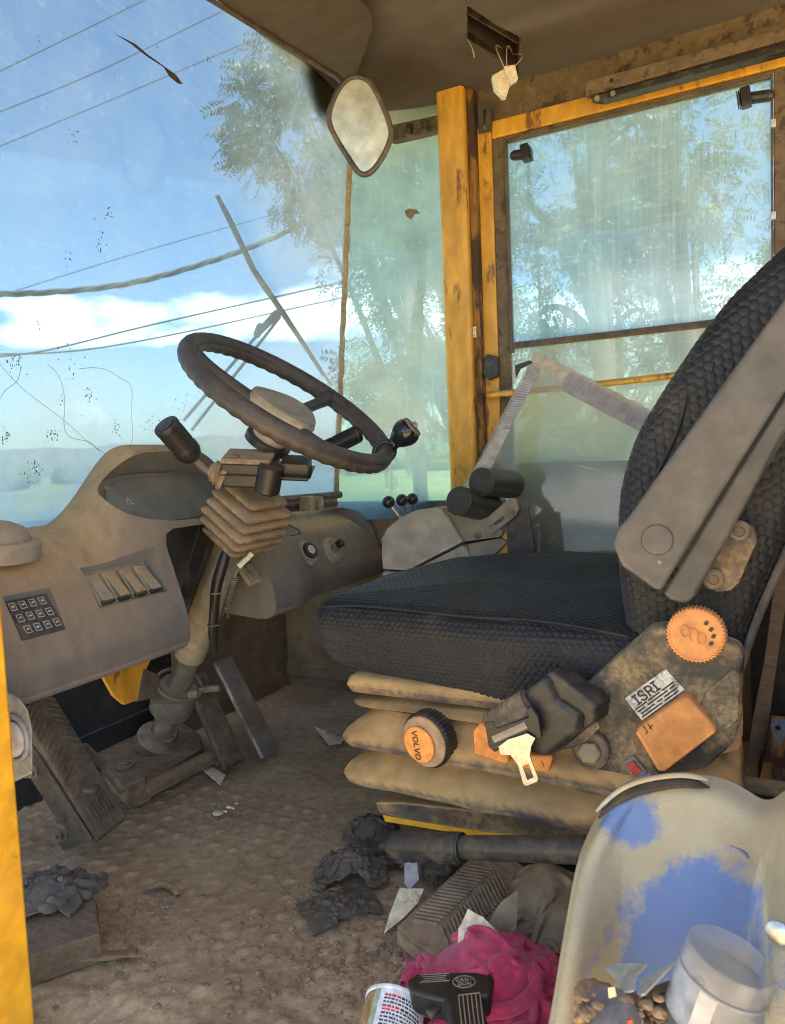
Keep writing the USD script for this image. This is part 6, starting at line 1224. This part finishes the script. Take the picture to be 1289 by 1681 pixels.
# ------------------------------------------------------------------ things on the floor
lp_c = pZ(748, 1492, .05)
t = thing('loose_pedal', 'dusty loose pedal with herringbone tread lying on the floor before the seat', 'pedal', lp_c)
q0, q1 = pZ(690, 1556, .055), pZ(842, 1406, .085)
m, d, s, n = slab_pedal(q0, q1, A([-.7, -.7, 0]), .094, .034, .008); part(t, 'pedal_block', m, 'tread_dust'); L = np.linalg.norm(q1 - q0)
part(t, 'tread_border', obox(lerp(q0, q1, .42) + n * .0015, d, s, n, (L * .84, .088, .005), .002), 'tread_dust')
for k in range(19):
    a = .020 + k * (L * .72 - .02) / 19
    for sg_ in (-1, 1): part(t, 'tread_rib', obox((q0 + d * (a + .010) + s * sg_ * .021) + n * .0055, s * sg_ * .034 - d * .022, np.cross(n, s * sg_ * .034 - d * .022), n, (.042, .0042, .006), .0012, 4), 'tread_dust')
rg = np.random.default_rng(3)
t_c = pZ(600, 1440, .02)
for k, (x, y, w_, h_, sq_, lf, rot, lab) in enumerate(((584, 1432, .20, .15, .52, .09, .4, 'dark grey rag heaped against the end of the hand lever'), (556, 1494, .15, .10, .72, .05, .9, 'brown grey rag end trailing onto the dirt, nearest of the rags'), (700, 1425, .17, .13, .55, .08, -.3, 'dark brown rag under the hand lever beside the loose pedal'), (610, 1376, .13, .10, .6, .06, .2, 'black rag corner under the yellow seat base edge'))):
    p = pZ(x, y, .010); solo('rag', cloth(p, w_, h_, sq_, lf, 20 + k * 3, rot, mound=(.035 if k != 1 else .012, .05)), 'grey_rag', lab, 'rag', 60, group='rags heaped round the hand lever')
solo('grey_strip', prism_warp([pZ(x, y, z) for x, y, z in ((664, 1418, .06), (684, 1414, .06), (690, 1440, .05), (672, 1462, .03), (664, 1450, .04))], .0012), 'lamp_lens', 'small pale grey strip poking out of the rags under the hand lever', 'scrap')
def scrap(px, lab, seed, mat_='paper_scrap', bend=.008):
    P = [pZ(x, y, z) for x, y, z in px]; n = unit(np.cross(P[1] - P[0], P[-1] - P[0])); n = n if n[2] > 0 else -n; c = A(P).mean(0)
    m = fine(prism([p - n * np.dot(p - c, n) for p in P], n * .0012), .008); m.vertices = m.vertices + n * ((fbm(m.vertices * 30, 3, seed) - .5) * 2 * bend)[:, None]; solo('paper_scrap', m, mat_, lab, 'paper', 40, group='paper scraps littering the cab floor')
scrap(((656, 1456, .05), (696, 1460, .05), (688, 1484, .035), (664, 1508, .025), (630, 1532, .018), (640, 1500, .03)), 'cream torn paper lying on the dirt left of the loose pedal', 3)
scrap(((768, 1490, .105), (792, 1504, .10), (818, 1532, .085), (815, 1545, .08), (772, 1552, .075), (752, 1560, .07), (752, 1522, .09)), 'white spotted paper scrap right above the pink cloth', 5)
scrap(((852, 1462, .12), (850, 1525, .08), (838, 1536, .07), (806, 1525, .07), (800, 1512, .08), (826, 1480, .11)), 'tan cardboard scrap between the loose pedal and the brown bag', 7, 'brown_bag')
scrap(((517, 1194, .012), (566, 1212, .014), (560, 1222, .012), (542, 1226, .012)), 'pale paper scrap on the floor near the front of the bellows', 9)
solo('brown_bag', cloth(pZ(893, 1540, .008) + A([0, .02, 0]), .30, .26, .50, .20, 61, .5, mound=(.10, .07)), 'brown_bag', 'crumpled brown translucent bag squeezed between pedal and beige bin', 'bag', 60)
solo('pink_cloth', cloth(pZ(800, 1650, .006), .34, .30, .60, .16, 44, .35, n=46, up=4, mound=(.085, .085), thick=.003), 'pink_cloth', 'crumpled bright pink cloth under the black pistol grip', 'cloth', 60)
# pistol grip for spray cans
gp = A([0, 0, 0]); GH = .085
def gq(x, y): return pZ(x, y, GH)
t = thing('spray_can_grip', 'black plastic pistol grip handle lying on the pink cloth', 'grip', gq(745, 1630))
GV = A([0, 0, -.030])
body = [gq(*q) for q in ((668, 1606), (686, 1596), (790, 1593), (804, 1600), (808, 1618), (804, 1632), (794, 1634), (788, 1626), (794, 1650), (808, 1700), (745, 1700), (738, 1655), (728, 1640), (700, 1634), (676, 1626))]
part(t, 'grip_body', prism(body, GV, .005, .002), 'black_plastic', 40)
ctr_e = gq(762, 1612); rx = unit(gq(790, 1611) - gq(735, 1614)); ryv = np.cross([0, 0, 1.], rx)
part(t, 'oval_badge', tube([ctr_e + rx * .0135 * math.cos(a) + ryv * .0100 * math.sin(a) + A([0, 0, .0003]) for a in np.linspace(0, 6.283, 49)[:-1]], .0006, 6, closed=True), 'grey_plastic')
for k, w in enumerate(('CAN-', 'GUN')): part(t, 'badge_text', text_at(w, .0056, ctr_e + ryv * (.0036 - .0072 * k) + A([0, 0, .0001]), rx, (0, 0, 1), .0007, True), 'grey_plastic', False)
part(t, 'text_panel', cat([tube([gq(684, 1600 + .0) * 0 + lerp(gq(690, 1603), gq(738, 1600), 0)] * 0 + [gq(690, 1601), gq(737, 1598), gq(738, 1610), gq(689, 1613)], .0006, 6, closed=True)] + [obox(lerp(gq(693, y), gq(734, y - 2.5), .5), gq(734, y - 2.5) - gq(693, y), np.cross([0, 0, 1.], gq(734, y - 2.5) - gq(693, y)), (0, 0, 1), (.030 - .004 * (k % 2), .0010, .0008), .0002, 4) for k, y in enumerate((1604, 1607, 1610))]), 'grey_plastic', False)
part(t, 'grip_panel', cat([tube([gq(753 + 7.0 * k, 1635 - .6 * k), gq(760 + 7.2 * k, 1700)], .0008, 6) for k in range(6)] + [tube([gq(753, 1634), gq(788, 1630)], .0008, 6)]), 'grey_plastic', False)
part(t, 'trigger', tube(smooth_path([pZ(692, 1634, GH - .015), pZ(714, 1642, GH - .015), pZ(716, 1656, GH - .015), pZ(704, 1666, GH - .015)], 14), .006, 12, sq=(1, .7)), 'black_worn', True)
part(t, 'nozzle_hook', hull([pZ(798, 1628, GH - .012), pZ(800, 1612, GH - .012)], .009), 'black_plastic')
# spray can lying with its rim away from the viewer
cr = pD(650, 1648, .905); cax = unit(A([-.20, 1.0, .42]))       # towards the far rim
cx_ = unit(np.cross(cax, [0, 0, 1.])); cz_ = np.cross(cx_, cax); CR = .0375
t = thing('spray_can', 'printed spray can lying on the dirt with its rim towards the pink cloth', 'can', cr - cax * .1)
part(t, 'can_body', lathe([(CR - .002, -.19), (CR, -.188), (CR, -.003)], cr, cax, 64), 'can_white', 40)
part(t, 'can_rim', lathe([(CR - .001, -.0035), (CR + .0014, -.002), (CR + .0014, .001), (CR - .002, .003), (CR - .006, -.004), (.001, -.006)], cr, cax, 64), 'can_white', 40)
def wrap(a0, a1, h0, h1, off=.0003):
    aa = np.linspace(a0, a1, 16); ring = lambda h, o: [cr + cax * h + (cx_ * math.cos(a) + cz_ * math.sin(a)) * (CR + o) for a in aa] + [cr + cax * h + (cx_ * math.cos(a) + cz_ * math.sin(a)) * (CR - .0005) for a in aa[::-1]]
    return loft([ring(h0, off), ring(h1, off)])
part(t, 'wood_print', wrap(2.15, 3.1, -.18, -.004), 'can_wood'); part(t, 'green_print', wrap(1.90, 2.14, -.18, -.004), 'can_green')
part(t, 'red_print', wrap(2.3, 2.75, -.10, -.050, .0005), 'can_red')
rg = np.random.default_rng(6); words = []; reds = []
for r in range(14):
    a = .50 + 0
    h = -.010 - r * .0042; a = 1.72
    while a > .45:
        w = rg.uniform(.05, .14); (reds if (r in (0, 3, 4, 9) and a > 1.25) else words).append(wrap(a - w, a, h - .0018 - (.0008 if r in (0, 3) else 0), h, .0005)); a -= w + rg.uniform(.025, .045)
part(t, 'small_print', cat(words), 'ink', False); part(t, 'red_heading', cat(reds), 'can_red', False)
# wooden block with towel, stick
bq = [pZ(x, y, .055) for x, y in ((30, 1500), (60, 1478), (140, 1452), (158, 1480), (165, 1520), (40, 1556))]
blk = fine(prism([pZ(x, y, .052) for x, y in ((20, 1508), (60, 1470), (146, 1452), (158, 1480), (166, 1532), (40, 1572))], (0, 0, -.045), .004), .012)
solo('wood_block', wobble(blk, .003, 40, 4), 'wood_block', 'rough brown block on the floor beside the yellow door post', 'block', 40)
solo('towel', cloth(pZ(82, 1478, .050), .20, .16, .55, .09, 73, .5, thick=.005, mound=(.035, .05)), 'terry_cloth', 'grey terry towel draped over the rough block by the yellow door post', 'towel', 60)
solo('wood_stick', cat([wobble(fine(obox(lerp(pZ(52, 1583, .02), pZ(196, 1566, .018), .5), pZ(196, 1566, .018) - pZ(52, 1583, .02), (0, 0, 1), np.cross(pZ(196, 1566, .018) - pZ(52, 1583, .02), (0, 0, 1)), (.17, .006, .016), .002), .008), .002, 60, 1), tube([pZ(150, 1571, .02), pZ(240, 1568, .018)], .0016, 6)]), 'wood_stick', 'splintered wooden stick on the dirt in front of the rough block', 'stick', 40)
solo('rubber_bit', tube(smooth_path([pZ(236, 1462, .012), pZ(262, 1452, .016), pZ(284, 1458, .016), pZ(292, 1470, .012)], 16), [.003, .005, .006, .007, .007, .008, .008, .008, .008, .008, .008, .007, .007, .006, .005, .004], 10, sq=(1, .6)), 'rubber', 'short curved black rubber bit lying alone on the dirt floor', 'rubber')
solo('bottle_cap', cat([lathe([(.011, 0), (.011, .004), (.008, .006), (.001, .006)], pZ(358, 1336, .008), (0, .1, 1), 24)] + [wobble(ico(pZ(x, y, .010), r, 2, (1.5, .8, .6)), .0016, 200, k) for k, (x, y, r) in enumerate(((370, 1332, .0036), (376, 1325, .0044), (383, 1327, .003), (388, 1319, .0028)))]), 'paper_scrap', 'small white cap with torn white bits on the floor below the pedals', 'cap')
solo('paper_scrap', prism_warp([pZ(x, y, .02) for x, y in ((332, 1262), (348, 1258), (370, 1272), (362, 1288))], .002), 'paper_scrap', 'folded brownish paper at the foot of the dark brake pedal', 'paper', group='paper scraps littering the cab floor')
# crumbs of soil and chalk
def crumbs(n, seed, px, rr, chalk=False):
    rg = np.random.default_rng(seed); ms = []; base = trimesh.creation.icosphere(subdivisions=1)
    P = []
    for k in range(n):
        c = px[rg.integers(len(px))]; p = pZ(c[0] + rg.normal() * c[2], c[1] + rg.normal() * c[3], .006)
        if -1.42 < p[0] and .48 < p[1] < 1.9: P.append(p)
    P = A(P); P[:, 2] = floor_h(P[:, 0], P[:, 1]) + .0006
    shp = [1 + .75 * (noise(base.vertices * 1.7 + k * 3.3, k)[:, None] - .5) for k in range(24)]
    for k, p in enumerate(P):
        r = rr * rg.uniform(.25, 1) ** 2.6 * 2.0; m = base.copy(); m.vertices = m.vertices * shp[k % 24] * A([r, r * rg.uniform(.6, 1.1), r * .7]) + p; ms.append(m)
    return cat(ms)
solo('soil_crumbs', crumbs(1300, 1, [(560, 1580, 90, 60), (620, 1570, 40, 40), (480, 1640, 80, 50), (880, 1440, 20, 20), (200, 1510, 40, 40), (520, 1500, 60, 40), (400, 1560, 130, 80), (560, 1215, 18, 6), (600, 1560, 50, 50), (480, 1600, 70, 50)], .0034), 'soil', 'brown soil crumbs scattered over the cab floor', 'soil', False, kind='stuff')
solo('chalk_crumbs', crumbs(520, 2, [(190, 1500, 28, 22), (270, 1480, 24, 12), (180, 1660, 60, 25), (150, 1560, 30, 12), (370, 1330, 20, 8), (250, 1640, 90, 50)], .0010), 'chalk_crumb', 'white chalky crumbs sprinkled on the dirt near the rough block', 'crumbs', False, kind='stuff')
